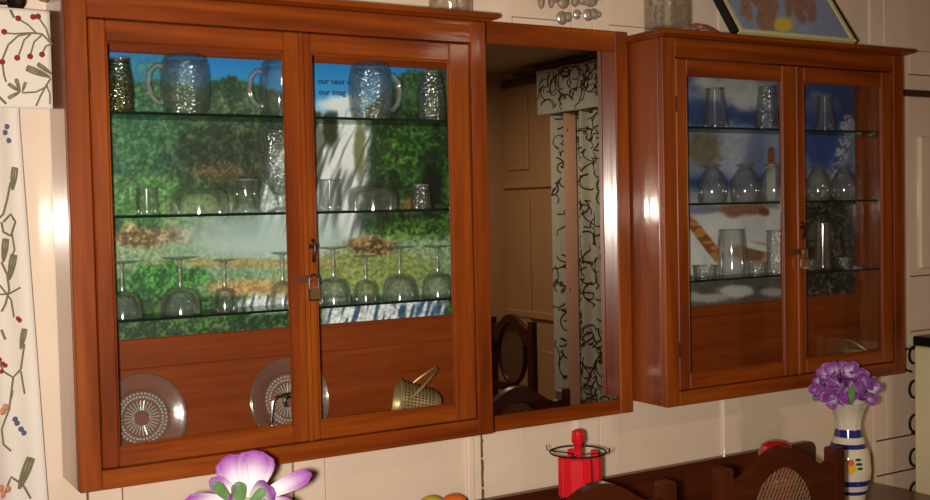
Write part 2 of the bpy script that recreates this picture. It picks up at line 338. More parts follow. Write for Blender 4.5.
# ------------------------------------------------------------------ cabinets
def cabinet(x0, d, label, ovl, ovr):
    """d: x of left stile edge, glass1 l/r, meeting line, glass2 l/r, right stile edge, full width"""
    a, g1, g2, mid, g3, g4, e, W = d; H = 1.047; D = 0.1774
    t = empty('display_cabinet', (x0, 0, ZB)); tag(t, label, 'cabinet', 'glazed wall cabinets')
    for s0, s1 in ((0, 0.016), (W-0.016, W)): MB().box(s0, s1, -0.156, -0.0008, 0, H, bev=0.0015).build('side_panel', SIDE, t)
    MB().box(0.0165, W-0.0165, -0.011, -0.001, 0.02, H-0.02).build('back_panel', BK, t)
    MB().box(0.0165, W-0.0165, -0.020, -0.0115, 0.228, 0.296, bev=0.002).build('back_rail', BK, t)
    MB().box(0.0165, W-0.0165, -0.020, -0.0115, 0.945, H-0.02, bev=0.002).build('back_rail', BK, t)
    MB().box(0.0165, W-0.0165, -0.155, -0.0008, 0.0, 0.018).build('bottom_panel', WX, t)
    MB().box(0.0165, W-0.0165, -0.155, -0.0008, H-0.018, H).build('top_panel', WX, t)
    for s0, s1 in ((0, a-0.001), (e+0.001, W)): MB().box(s0, s1, -D, -0.1565, 0, H, bev=0.002).build('frame_stile', WZ, t)
    for z0, z1 in ((0, 0.041), (0.992, H)): MB().box(a-0.0008, e+0.0008, -D+0.0003, -0.1565, z0, z1, bev=0.0015).build('frame_rail', WX, t)
    # cornice: stepped, rounded nose
    c = MB()
    prof = [(0.0, 0.0), (0.008, 0.001), (0.014, 0.005), (0.022, 0.007), (0.024, 0.013), (0.022, 0.019), (0.016, 0.021), (-0.02, 0.021)]
    pts = []
    for dd, z in prof:
        k = max(dd, 0)/0.024
        pts.append([(-ovl*k+(-0.0 if dd >= 0 else 0.02), -0.001, H+z), (-ovl*k+(0 if dd >= 0 else 0.02), -D-dd, H+z), (W+ovr*k-(0 if dd >= 0 else 0.02), -D-dd, H+z), (W+ovr*k-(0 if dd >= 0 else 0.02), -0.001, H+z)])
    vs = [p for q in pts for p in q]; fs = []
    for i in range(len(pts)-1):
        for j in range(4): jj = (j+1) % 4; fs.append((i*4+j, i*4+jj, (i+1)*4+jj, (i+1)*4+j))
    n = len(pts)-1; fs += [(3, 2, 1, 0), (n*4, n*4+1, n*4+2, n*4+3)]
    c.add(vs, fs); c.build('cornice', WX, t)
    # glass shelves on cleats
    for z in (0.800, 0.578, 0.354):
        s = MB().box(0.019, W-0.019, -0.150, -0.022, z-0.006, z, bev=0.0008)
        sh = s.build('glass_shelf', SHELF, t)
        MB().box(0.019, W-0.019, -0.1515, -0.1503, z-0.0058, z-0.0002).build('polished_edge', SEDGE, sh)
        for s0, s1 in ((0.0165, 0.026), (W-0.026, W-0.0165)):
            MB().box(s0, s1, -0.145, -0.03, z-0.016, z-0.0065).build('shelf_cleat', WY, t)
    # two framed doors
    for k, (dl, gl, gr, dr) in enumerate(((a+0.002, g1, g2, mid-0.001), (mid+0.001, g3, g4, e-0.002))):
        z0, z1, gz0, gz1 = 0.0435, 0.9895, 0.086, 0.944
        yf = -D+0.003
        dm = MB()
        for s0, s1 in ((dl, gl), (gr, dr)): dm.box(s0, s1, yf, -0.1575, z0, z1, 0, 0.003)
        for q0, q1 in ((z0, gz0), (gz1, z1)): dm.box(gl-0.0005, gr+0.0005, yf+0.0006, -0.1575, q0, q1, 1, 0.003)
        door = dm.build('door', [WZ, WX], t)
        MB().box(gl-0.004, gr+0.004, -0.1660, -0.1630, gz0-0.004, gz1+0.004).build('glass_pane', PANE, door)
        bd = MB(); bw = 0.004
        for s0, s1 in ((gl, gl+bw), (gr-bw, gr)): bd.box(s0, s1, -0.1715, -0.1665, gz0, gz1, 0, 0.0015)
        for q0, q1 in ((gz0, gz0+bw), (gz1-bw, gz1)): bd.box(gl+bw, gr-bw, -0.1715, -0.1665, q0, q1, 1, 0.0015)
        bd.build('glazing_bead', [WZ, WX], door)
        hx = dl-0.001 if k == 0 else dr+0.001
        for hz in (0.16, 0.86):
            h = MB().tube([(hx, yf-0.002, hz-0.022), (hx, yf-0.002, hz+0.022)], 0.0016, 8)
            h.build('hinge', IRON, door)
        if k == 1:
            MB().box(mid-0.004, mid+0.008, yf-0.006, yf-0.0002, z0, z1, bev=0.0025).build('meeting_bead', WZ, door)
            kn = MB().box(mid+0.010, mid+0.030, yf-0.003, yf-0.0001, 0.492, 0.502, 0)
            kn.tube([(mid+0.018, yf-0.001, 0.512), (mid+0.018, yf-0.012, 0.506), (mid+0.018, yf-0.016, 0.492), (mid+0.016, yf-0.012, 0.474), (mid+0.018, yf-0.006, 0.462)], 0.004, 8)
            kn.build('drop_handle', IRON, door, True)
            hs = MB().box(mid-0.040, mid+0.004, yf-0.008, yf-0.0062, 0.414, 0.432, 0)
            hs.tube([(mid+0.012, yf-0.001, 0.430), (mid+0.012, yf-0.014, 0.430), (mid+0.012, yf-0.014, 0.416), (mid+0.012, yf-0.001, 0.416)], 0.0022, 6)
            hs.build('hasp', HASP, door)
    return t
LD = (0.047, 0.084, 0.481, 0.520, 0.548, 0.917, 0.978, 1.0234)
RD = (0.050, 0.093, 0.477, 0.536, 0.572, 0.930, 0.984, 1.0354)
X2 = 1.6064
cabL = cabinet(0.0, LD, 'red-brown wall cabinet lined with a waterfall landscape poster', 0.03, 0.03)
cabR = cabinet(X2, RD, 'red-brown wall cabinet lined with a snowy village poster', 0.010, 0.034)
def padlock(x, z, label):
    p = empty('padlock', (x, -0.1905, z)); p.scale = (1.25, 1.0, 1.25); tag(p, label, 'padlock', 'padlocks on the cabinet doors')
    MB().box(-0.013, 0.013, -0.006, 0.006, -0.030, -0.004, bev=0.003).build('lock_body', CHROME, p)
    MB().tube([(-0.009, 0, -0.004)]+[(-0.009*math.cos(a), 0, 0.010+0.009*math.sin(a)) for a in np.linspace(0, math.pi, 9)]+[(0.009, 0, -0.004)], 0.0024, 8).build('shackle', CHROME, p, True)
padlock(0.5325, ZB+0.409, 'small silver padlock on the waterfall cabinet hasp')
padlock(X2+0.5485, ZB+0.409, 'small silver padlock on the snowy village cabinet hasp')

# ------------------------------------------------------------------ printed posters (flat print painted per vertex)
rng = np.random.default_rng(7)
def vnoise(x, y, s, seed=0):
    r = np.random.default_rng(seed); g = r.random((96, 96)); x = x/s+31.7; y = y/s+17.3
    xi = np.floor(x).astype(int); yi = np.floor(y).astype(int); fx = x-xi; fy = y-yi
    fx = fx*fx*(3-2*fx); fy = fy*fy*(3-2*fy); q = lambda a, b: g[a % 96, b % 96]
    return (q(xi, yi)*(1-fx)+q(xi+1, yi)*fx)*(1-fy)+(q(xi, yi+1)*(1-fx)+q(xi+1, yi+1)*fx)*fy
def fbm(x, y, s, seed=0, o=4): return sum(vnoise(x, y, s/2**k, seed+k)*0.5**k for k in range(o))/sum(0.5**k for k in range(o))
def sm(e0, e1, v): t = np.clip((v-e0)/(e1-e0), 0, 1); return t*t*(3-2*t)
class Paint:
    def __init__(s, X, Y): s.X = X; s.Y = Y; s.c = np.zeros(X.shape+(3,))
    def put(s, mask, col, col2=None, t=None):
        a = np.array(col, float)
        if col2 is not None: a = a+(np.array(col2, float)-a)*np.clip(t, 0, 1)[..., None]
        s.c = s.c+(a-s.c)*np.clip(mask, 0, 1)[..., None]
    def blob(s, cx, cy, rx, ry, soft=0.35, wob=0.0, seed=3):
        d = np.sqrt(((s.X-cx)/rx)**2+((s.Y-cy)/ry)**2)
        if wob: d = d+wob*(fbm(s.X, s.Y, 14, seed)-0.5)*2
        return 1-sm(1-soft, 1+soft, d)
    def line(s, pts, w, soft=1.0):
        m = np.zeros(s.X.shape)
        for (x0, y0), (x1, y1) in zip(pts[:-1], pts[1:]):
            dx, dy = x1-x0, y1-y0; t = np.clip(((s.X-x0)*dx+(s.Y-y0)*dy)/(dx*dx+dy*dy+1e-9), 0, 1)
            d = np.hypot(s.X-x0-t*dx, s.Y-y0-t*dy); m = np.maximum(m, 1-sm(w-soft, w+soft, d))
        return m
def poster(name, x0, x1, z0, z1, y, nx, nz, painter, parent):
    gx, gz = np.meshgrid(np.linspace(x0, x1, nx), np.linspace(z0, z1, nz))
    P = np.stack([gx, np.full_like(gx, y), gz], -1)-CAM
    zz = P @ _fw; X = 465+F*(P @ _r)/zz; Y = 250-F*(P @ _u)/zz          # layout of the print, fixed to the paper
    p = Paint(X, Y); painter(p)
    c = np.clip(p.c/255, 0, 1); c = np.where(c <= 0.04045, c/12.92, ((c+0.055)/1.055)**2.4)
    v = np.stack([gx, np.full_like(gx, y), gz], -1).reshape(-1, 3)
    ids = np.arange(nx*nz).reshape(nz, nx)
    f = np.stack([ids[:-1, :-1], ids[:-1, 1:], ids[1:, 1:], ids[1:, :-1]], -1).reshape(-1, 4)
    me = bpy.data.meshes.new(name); me.from_pydata(v.tolist(), [], f.tolist())
    at = me.color_attributes.new('Col', 'FLOAT_COLOR', 'POINT')
    at.data.foreach_set('color', np.concatenate([c.reshape(-1, 3), np.ones((nx*nz, 1))], 1).astype(np.float32).ravel())
    me.materials.append(PRINT); o = bpy.data.objects.new(name, me); COL.objects.link(o)
    return o
def paint_falls(p):
    X, Y = p.X, p.Y; n1 = fbm(X, Y, 40, 1); n2 = 0.75*fbm(X, Y, 14, 11, 5)+0.25*fbm(X, Y, 3, 33, 2); n3 = 0.45*fbm(X, Y, 7, 21, 3)+0.55*fbm(X, Y, 2.6, 25, 2)
    p.put(np.ones_like(X), (22, 122, 200), (70, 165, 225), (Y-58)/50)
    p.put(p.blob(345, 104, 26, 8, 0.6, 0.6), (225, 235, 240))
    # far forest over the sky, tree tops undulating
    top = np.interp(X, [100, 140, 160, 200, 215, 235, 255, 290, 325, 362, 380, 400, 450], [74, 78, 80, 84, 78, 74, 80, 95, 112, 112, 92, 70, 60])+(n2-0.5)*14
    dark = (34, 58, 42); mid = (74, 108, 70)
    p.put(sm(0, 5, Y-top), dark, mid, sm(0.35, 0.75, 0.55*n2+0.45*n3))
    p.put(p.blob(140, 130, 60, 60, 0.6, 0.5)*0.75, (30, 92, 62), (92, 150, 100), sm(0.35, 0.7, n3))
    p.put(p.blob(228, 160, 62, 42, 0.4, 0.6)*0.7, (26, 36, 28), (66, 78, 48), sm(0.4, 0.75, n3))
    p.put(p.blob(235, 112, 40, 16, 0.6, 0.7)*0.6, (60, 84, 54), (128, 146, 108), sm(0.45, 0.75, n3))
    p.put(p.blob(225, 172, 32, 10, 0.6, 0.8)*0.6, (104, 84, 52), (140, 120, 84), sm(0.4, 0.7, n3))
    # waterfall
    xc = np.interp(Y, [105, 125, 150, 190, 245], [348, 346, 336, 326, 318]); hw = np.interp(Y, [105, 125, 150, 190, 250], [26, 28, 34, 42, 46])
    fall = (1-sm(0.78, 1.05, np.abs(X-xc)/hw+(n2-0.5)*0.3))*sm(108, 116, Y)*(1-sm(238, 250, Y))
    st = vnoise(X-(xc-330)+Y*0.10, Y*0.10, 3.2, 5)
    p.put(fall, (96, 104, 110), (232, 236, 240), sm(0.18, 0.62, st))
    p.put(fall*p.blob(330, 128, 7, 22, 0.4, 0.4), (40, 56, 36))
    p.put(fall*p.blob(360, 150, 5, 34, 0.4, 0.5)*0.8, (96, 98, 50))
    p.put(fall*p.blob(318, 150, 5, 30, 0.4, 0.4)*0.7, (60, 66, 44))
    p.put((1-sm(0.5, 1.1, np.abs(X-274+(Y-190)*0.12)/14))*sm(140, 156, Y)*(1-sm(235, 250, Y)), (150, 168, 170), (230, 236, 238), sm(0.3, 0.6, st))
    # right hand woods
    rw = sm(366, 380, X+(n2-0.5)*26-(Y-120)*0.03)*sm(100, 112, Y)*(1-sm(248, 258, Y))
    p.put(rw, (20, 38, 20), (62, 112, 44), sm(0.38, 0.68, 0.5*n2+0.5*n3))
    p.put(p.blob(400, 150, 34, 26, 0.5, 0.7)*rw, (26, 58, 22), (80, 128, 52), sm(0.36, 0.72, n3))
    p.put(p.blob(372, 192, 14, 12, 0.5, 0.6)*rw, (16, 26, 16))
    p.put(p.blob(432, 185, 12, 30, 0.5, 0.6)*rw, (14, 24, 14))
    p.put(p.blob(410, 205, 8, 8, 0.5, 0.6), (120, 100, 60))
    p.put(p.blob(410, 240, 36, 16, 0.5, 0.5), (34, 74, 26), (104, 146, 60), sm(0.38, 0.66, n3))
    # green bank, rocks, misty pool
    p.put(p.blob(150, 205, 62, 26, 0.35, 0.5), (52, 108, 56), (116, 160, 92), sm(0.35, 0.7, n3))
    p.put(p.blob(205, 206, 40, 14, 0.4, 0.5)*0.8, (110, 140, 84), (146, 164, 112), n3)
    p.put(sm(232, 244, Y+(n2-0.5)*10)*(1-sm(292, 300, Y)), (112, 150, 120), (150, 170, 132), n2)
    p.put(p.blob(150, 236, 50, 11, 0.35, 0.7), (98, 78, 48), (186, 166, 124), sm(0.35, 0.68, n3))
    p.put(p.blob(250, 232, 70, 24, 0.7, 0.3)*0.9, (150, 178, 178), (196, 212, 208), n1)
    p.put(p.blob(300, 246, 60, 16, 0.7, 0.3)*0.8, (186, 204, 206))
    p.put(p.blob(372, 270, 72, 20, 0.4, 0.2)*0.85, (110, 136, 66), (160, 160, 92), n2)
    p.put(p.blob(372, 246, 26, 8, 0.35, 0.8), (80, 60, 38), (176, 148, 100), sm(0.35, 0.65, n3))
    p.put(p.blob(240, 263, 100, 4, 0.4, 0.6)*0.8, (168, 146, 92))
    # lower bushes, sand and rapids
    p.put(p.blob(155, 288, 56, 24, 0.3, 0.6), (26, 84, 36), (88, 156, 74), sm(0.36, 0.68, n3))
    p.put(p.blob(262, 288, 56, 8, 0.4, 0.4), (164, 134, 84), (196, 168, 118), n3)
    low = sm(294, 300, Y+(n2-0.5)*6)
    p.put(low, (22, 54, 26), (72, 116, 58), sm(0.35, 0.7, n3))
    rap = vnoise(X+Y*0.25, Y*0.2, 3.0, 9)
    p.put(p.blob(270, 304, 40, 9, 0.35, 0.4), (90, 110, 130), (232, 236, 240), sm(0.3, 0.6, rap))
    p.put(sm(318, 330, X)*sm(296, 302, Y)*(1-sm(440, 452, X)), (60, 92, 124), (220, 228, 236), sm(0.3, 0.62, rap))
    p.put(sm(318, 324, Y)*(1-sm(296, 306, X)), (26, 58, 34), (84, 120, 66), sm(0.4, 0.7, n3))
    grain = 0.66+0.68*fbm(X, Y, 2.2, 91, 2); wet = np.clip(fall*0.8+p.blob(250, 236, 80, 24, 0.6), 0, 1)
    p.c = p.c*(1+(grain-1)*sm(0, 8, Y-top)*(1-wet))[..., None]
def paint_village(p):
    X, Y = p.X, p.Y; n1 = fbm(X, Y, 30, 41); n2 = fbm(X, Y, 9, 51); n3 = 0.4*fbm(X, Y, 5, 61, 3)+0.6*fbm(X, Y, 2.2, 65, 2)
    p.put(np.ones_like(X), (58, 78, 128), (36, 54, 106), (Y-78)/60)
    p.put(p.blob(735, 88, 54, 16, 0.6, 0.7), (150, 150, 160), (190, 186, 184), n2)
    p.put(p.blob(748, 100, 14, 8, 0.6, 0.5)*0.8, (186, 184, 190))
    p.put(p.blob(820, 105, 14, 10, 0.6, 0.6)*0.5, (120, 130, 160))
    p.put(sm(122, 130, Y+(n2-0.5)*8)*(1-sm(170, 185, Y)), (84, 104, 148), (150, 160, 184), n2)
    p.put(p.blob(735, 152, 22, 22, 0.5, 0.5), (130, 140, 164), (176, 182, 196), n3)
    p.put(p.blob(703, 152, 18, 18, 0.4, 0.7), (84, 76, 66), (128, 116, 96), n3)
    p.put(p.blob(822, 145, 20, 30, 0.5, 0.3), (30, 58, 120), (54, 88, 150), n2)
    p.put(p.blob(755, 172, 12, 34, 0.5, 0.3)*0.5, (64, 80, 122))
    p.put(sm(180, 196, Y+(n2-0.5)*14), (112, 116, 128), (160, 162, 172), n2)
    p.put(p.line([(771, 150), (771, 166)], 3.2), (120, 66, 48)); p.put(p.line([(771, 168), (771, 196)], 4.6), (206, 200, 190))
    p.put(sm(200, 212, Y+(n2-0.5)*6-(X-740)*0.06)*(1-sm(276, 284, Y))*(1-sm(792, 808, X)), (188, 188, 196), (214, 212, 212), n2)
    p.put(p.blob(706, 209, 20, 5, 0.5, 0.5), (118, 128, 160))
    p.put(p.blob(738, 210, 24, 5, 0.5, 0.9), (112, 70, 50), (170, 120, 96), n3)
    p.put(p.blob(765, 212, 5, 4, 0.5, 0.5), (120, 66, 44))
    p.put(p.line([(686, 214), (702, 236), (718, 257)], 5.5)*sm(-8, 0, (Y-214)-(X-686)*1.05), (128, 78, 40), (176, 118, 66), sm(0.4, 0.6, vnoise(X*0.4, Y, 3, 3)))
    p.put(p.blob(692, 262, 10, 16, 0.3, 0.3), (206, 204, 204))
    p.put(p.blob(752, 252, 18, 10, 0.4, 0.4), (116, 76, 52), (150, 104, 74), n3)
    p.put(p.line([(745, 244), (770, 250), (784, 246)], 3), (214, 214, 218))
    p.put(sm(272, 279, Y)*(1-sm(800, 806, X)), (62, 60, 60), (110, 106, 102), n3)
    p.put(p.blob(735, 291, 16, 5, 0.5, 0.8), (190, 186, 182)); p.put(p.blob(703, 297, 20, 4, 0.5, 0.8), (160, 156, 150)); p.put(p.blob(772, 292, 12, 4, 0.5, 0.6), (150, 150, 150))
    # frosted dark trees behind the other door
    ft = sm(790, 806, X)*sm(178, 196, Y+(n1-0.5)*30)
    p.put(ft, (30, 32, 32), (104, 100, 90), sm(0.42, 0.78, n3)); p.put(ft*p.blob(822, 232, 14, 12, 0.6, 0.8)*0.5, (120, 116, 104))
    p.put(p.line([(848, 122), (843, 150), (836, 172), (824, 190)], 7, 3)*sm(0.42, 0.62, n3), (180, 180, 182))
    p.put(p.blob(818, 176, 12, 8, 0.5, 0.6), (120, 120, 124))
pl = poster('waterfall_poster', 0.0175, 1.0057, ZB+0.2965, ZB+0.9445, -0.0135, 430, 290, paint_falls, None)
tag(pl, 'waterfall and green forest poster lining the cabinet back, blue sky with lettering', 'poster')
pr = poster('snow_village_poster', X2+0.0175, X2+0.985, ZB+0.262, ZB+0.985, -0.0215, 400, 300, paint_village, None)
tag(pr, 'blue poster of a snowy village and church lining the cabinet back', 'poster')
def text_mesh(s, size, loc, rot, mat, name, parent=None):
    cu = bpy.data.curves.new(name, 'FONT'); cu.body = s; cu.size = size; cu.extrude = 0.0003; cu.offset = size*0.018
    o = bpy.data.objects.new(name, cu); COL.objects.link(o)
    dg = bpy.context.evaluated_depsgraph_get(); me = bpy.data.meshes.new_from_object(o.evaluated_get(dg))
    bpy.data.objects.remove(o); me.name = name; me.materials.clear(); me.materials.append(mat)
    m = bpy.data.objects.new(name, me); COL.objects.link(m); m.location = loc; m.rotation_euler = rot
    if parent: m.parent = parent
    return m
for s, px, py in (('our next w', 318, 83.5), ('our imag', 319, 94.5)):
    P = aty(px, py, -0.0142); text_mesh(s, 0.0205, P, (R(90), 0, 0), INK, 'lettering', pl)

# ------------------------------------------------------------------ wall mirror
mx0, mx1, mz0, mz1 = 1.031, 1.6025, ZB-0.027, ZB+1.075
mir = empty('wall_mirror', (1.317, -0.001, mz0)); tag(mir, 'tall wood-framed mirror hung between the two cabinets', 'mirror')
def mpart(name, mat, bx, bev=0.003):
    x0, x1, y0, y1, z0, z1 = bx
    return MB().box(x0-1.317, x1-1.317, y0+0.001, y1+0.001, z0-mz0, z1-mz0, 0, bev).build(name, mat, mir)
MYF = -0.034
mz0b, mz1b = aty(637, 411.6, MYF)[2], aty(627.6, 32, MYF)[2]
gx0, gx1 = mx0+0.04, aty(618, 220, MYF)[0]; gz0, gz1 = aty(600, 402, MYF)[2], aty(600, 51, MYF)[2]
mpart('frame_stile', WZ, (mx0, gx0, MYF, -0.001, mz0b, mz1b)); mpart('frame_stile', WZ, (gx1, mx1, MYF, -0.001, mz0b, mz1b))
mpart('frame_rail', WX, (gx0+0.0003, gx1-0.0003, MYF+0.0004, -0.001, gz1, mz1b)); mpart('frame_rail', WX, (gx0+0.0003, gx1-0.0003, MYF+0.0004, -0.001, mz0b, gz0))
mpart('backing_board', BK, (gx0+0.001, gx1-0.001, -0.024, -0.002, gz0+0.001, gz1-0.001), 0)
mpart('mirror_glass', MIRROR, (gx0+0.0005, gx1-0.0005, -0.030, -0.0245, gz0+0.0005, gz1-0.0005), 0)

# ------------------------------------------------------------------ glassware
def shell(out, th=0.003, base=0.006):
    """outer profile bottom->top (r, z), returns closed wall profile with thick base"""
    inn = [(max(r-th, 0.0012), max(z, base)) for r, z in out if r > th*1.5 or z > base]
    pr = [(0.0, out[0][1])]+out+[(r, z) for r, z in reversed(inn) if z >= base]
    return pr+[(0.0, base)]
def flip(pr, h): return [(r, h-z) for r, z in pr]
GW = {}
def place(name, px, pyb, Y, zbase, build, label, group, cat='glass'):
    x = aty(px, pyb, Y)[0]; t = empty(name, (x, Y, zbase)); tag(t, label, cat, group); build(t); return t
def sz(px, py, Y, n): return n/F*depth(aty(px, py, Y))
def mug(w, h, hand, mat=None):
    def b(t):
        r = w/2
        # stands on its rim: narrow base on top
        out = [(r*0.78, 0), (r*0.86, h*0.03), (r*0.98, h*0.22), (r*1.0, h*0.5), (r*0.97, h*0.78), (r*0.90, h*0.93), (r*0.88, h)]
        mod = lambda a, z, q: 1+0.035*abs(math.cos(6*a))*(1 if 0.1*h < z < 0.9*h else 0)*(0.6+0.4*math.cos(z/h*26))
        MB().lathe(flip(shell(out, 0.006, 0.014), h), 48, mod=mod).build('mug_body', mat or GLC, t, True)
        s = hand
        pts = [(s*r*0.93, 0, h*0.80), (s*r*1.18, 0, h*0.82), (s*r*1.48, 0, h*0.70), (s*r*1.55, 0, h*0.50), (s*r*1.42, 0, h*0.30), (s*r*1.15, 0, h*0.20), (s*r*0.95, 0, h*0.22)]
        MB().tube(pts, 0.0065, 10, flat=1.2).build('handle', GLST, t, True)
    return b
def tumbler(wt, wb, h, mat, ribs=0, curve=0.0):
    """standing as seen: bottom width wb, top width wt"""
    def b(t):
        out = [(wb/2*(1-0.04), 0)]+[((wb+(wt-wb)*u)/2+curve*math.sin(u*math.pi), h*u) for u in (0.04, 0.15, 0.3, 0.45, 0.6, 0.75, 0.9, 1.0)]
        mod = (lambda a, z, q: 1+0.03*math.cos(ribs*a)*(1 if 0.05*h < z < 0.9*h else 0)) if ribs else None
        MB().lathe(shell(out, 0.003, 0.010), 48 if ribs else 32, mod=mod).build('glass_body', mat, t, True)
        MB().tube([(wt/2*math.cos(a), wt/2*math.sin(a), h) for a in np.linspace(0, 2*math.pi, 28)[:-1]], 0.0018, 6, closed=True).build('rim', GLST, t, True)
    return b
def inv_goblet(w, h, mat):
    def b(t):
        r = w/2; bh = h*0.46
        bowl = [(r*1.0, 0), (r*0.985, bh*0.18), (r*0.93, bh*0.5), (r*0.84, bh*0.76), (r*0.62, bh*0.93), (r*0.22, bh*1.0)]
        bw = bowl+[(0.004, bh*1.03), (0.003, bh*0.98)]+[(q-0.0022, z*0.96+0.0005) for q, z in reversed(bowl[:-1])]
        bo = MB().lathe(bw+[bowl[0]], 32); bo.build('bowl', mat, t, True)
        MB().lathe([(0.0, bh*1.0), (0.005, bh*1.02), (0.0036, h*0.60), (0.0042, h*0.66), (0.0036, h*0.72), (0.0040, h*0.92), (0.0075, h*0.965), (0.0, h*0.97)], 16).build('stem', GLST, t, True)
        fr = r*0.80
        MB().lathe([(0.0, h*0.955), (0.008, h*0.955), (fr, h*0.982), (fr+0.001, h*0.99), (fr, h), (0.0, h)], 32).build('foot', GLST, t, True)
    return b
def bowl_inv(w, h, mat):
    def b(t):
        r = w/2; out = [(r, 0), (r, h*0.45), (r*0.97, h*0.72), (r*0.86, h*0.92), (r*0.68, h*0.995), (0.001, h)]
        inn = [(q-0.0035 if q > 0.01 else q, max(z-0.004, 0)) for q, z in reversed(out)]
        MB().lathe(out+inn+[out[0]], 40).build('bowl_body', mat, t, True)
    return b
def tulip_inv(w, h, mat):
    """brandy glass standing on its rim: small dark foot ring on top, swelling body"""
    def b(t):
        r = w/2; out = [(r*0.86, 0), (r*0.97, h*0.15), (r*1.0, h*0.32), (r*0.92, h*0.55), (r*0.70, h*0.76), (r*0.46, h*0.88), (r*0.40, h*0.92)]
        inn = [(q-0.0025, z) for q, z in reversed(out[:-1])]
        MB().lathe(out+[(0.001, h*0.925), (0.001, h*0.90)]+inn+[out[0]], 32).build('bowl', mat, t, True)
        MB().lathe([(0, h*0.92), (r*0.42, h*0.92), (r*0.60, h*0.955), (r*0.62, h*0.98), (r*0.56, h), (0, h)], 28).build('foot', mat, t, True)
    return b
ZT, ZM, ZL = ZB+0.8003, ZB+0.5783, ZB+0.3543
Yg = -0.085
WC = 'waterfall cabinet'; SC = 'snowy village cabinet'
# waterfall cabinet, top shelf
place('cut_tumbler', 120, 108, Yg, ZT, tumbler(sz(120, 108, Yg, 20), sz(120, 108, Yg, 27), sz(120, 80, Yg, 55), GLA, 12, 0.004), 'amber-glinting cut glass tumbler next to the beer mug, top shelf of waterfall cabinet', 'cut tumblers')
place('beer_mug', 186, 110, Yg, ZT, mug(sz(186, 80, Yg, 48), sz(186, 80, Yg, 60), -1), 'upturned dimpled beer mug between amber tumbler and half-hidden mug, top shelf', 'upturned beer mugs', 'mug')
place('beer_mug', 281, 112, Yg, ZT, mug(sz(281, 80, Yg, 42), sz(281, 80, Yg, 56), -1, GL), 'upturned plain mug half hidden by the middle door frame, top shelf of waterfall cabinet', 'upturned beer mugs', 'mug')
place('beer_mug', 371, 117, Yg, ZT, mug(sz(371, 90, Yg, 43), sz(371, 90, Yg, 56), 1), 'upturned dimpled beer mug beside the blue sky lettering, top shelf', 'upturned beer mugs', 'mug')
place('cut_tumbler', 432, 118, Yg, ZT, tumbler(sz(432, 90, Yg, 20), sz(432, 90, Yg, 29), sz(432, 90, Yg, 49), GLC, 12, 0.004), 'cut glass tumbler in the corner by the mirror, top shelf of waterfall cabinet', 'cut tumblers')
# middle shelf
G = 'glasses on the middle shelf of the waterfall cabinet'
place('small_tumbler', 147, 213, Yg, ZM, tumbler(sz(147, 200, Yg, 21), sz(147, 200, Yg, 23), sz(147, 200, Yg, 26), GL), 'short clear tumbler beside wide glass bowl, middle shelf over the green bank', G)
place('glass_bowl', 199, 213, Yg, ZM, bowl_inv(sz(199, 200, Yg, 58), sz(199, 200, Yg, 25), GL), 'wide upturned clear glass bowl between short tumbler and waisted tumbler', G, 'bowl')
place('waisted_tumbler', 246, 212, Yg, ZM, tumbler(sz(246, 200, Yg, 26), sz(246, 200, Yg, 30), sz(246, 200, Yg, 33), GL, 0, -0.005), 'waisted clear tumbler between upturned bowl and tall goblet vase', G)
def hurricane(w, h):
    def b(t):
        r = w/2; out = [(r*0.62, 0), (r*0.60, h*0.02), (r*0.20, h*0.06), (r*0.16, h*0.12), (r*0.34, h*0.22), (r*0.72, h*0.38), (r*0.92, h*0.58), (r*0.96, h*0.8), (r*1.0, h*0.97), (r*1.03, h)]
        MB().lathe([(0, 0)]+out+[(q-0.003, max(z, h*0.2)) for q, z in reversed(out[4:])]+[(0, h*0.2)], 40, mod=lambda a, z, q: 1+0.02*math.cos(10*a)*(z > h*0.25)).build('vase_body', GLC, t, True)
    return b
place('goblet_vase', 281, 211, -0.095, ZM, hurricane(sz(281, 180, Yg, 44), sz(281, 180, Yg, 80)), 'tall footed glass goblet vase partly hidden behind the meeting door frames', None, 'vase')
place('small_tumbler', 330, 210, Yg, ZM, tumbler(sz(330, 200, Yg, 21), sz(330, 200, Yg, 24), sz(330, 200, Yg, 31), GLS), 'short clear tumbler in front of the printed waterfall, middle shelf', G)
place('glass_bowl', 373, 208, Yg, ZM, bowl_inv(sz(373, 200, Yg, 50), sz(373, 200, Yg, 24), GL), 'wide upturned clear glass bowl standing between two short tumblers, beside printed waterfall', G, 'bowl')
place('small_tumbler', 421, 207, Yg, ZM, tumbler(sz(421, 200, Yg, 17), sz(421, 200, Yg, 22), sz(421, 200, Yg, 24), GLC), 'short patterned tumbler closest to the mirror on the middle shelf', G)
# lower shelf: upturned stem glasses
G = 'upturned stem glasses on the lower shelf of the waterfall cabinet'
for i, (px, pyb, w, h, lab) in enumerate(((123, 318, 40, 56, 'upturned wide goblet beside the hinge door frame, lower shelf of waterfall cabinet'), (181, 315, 40, 56, 'upturned wide goblet between another wide goblet and a slim wine glass'),
        (225, 312, 24, 51, 'upturned slim wine glass, third from the hinge side of its shelf'), (283, 307, 26, 54, 'upturned slim wine glass half hidden behind the padlocked door frame'),
        (334, 305, 34, 56, 'upturned goblet just beside the padlock and drop handle'), (366, 303, 26, 45, 'upturned short wine glass between two goblets, right under the printed rocks'),
        (400, 301, 36, 52, 'upturned goblet between short wine glass and the goblet nearest the mirror'), (438, 299, 33, 50, 'upturned goblet nearest the mirror on the lower shelf'))):
    place('stem_glass', px, pyb, -0.08 if i % 2 else -0.095, ZL, inv_goblet(sz(px, 300, Yg, w), sz(px, 300, Yg, h), GLS if w > 30 else GL), lab, G)
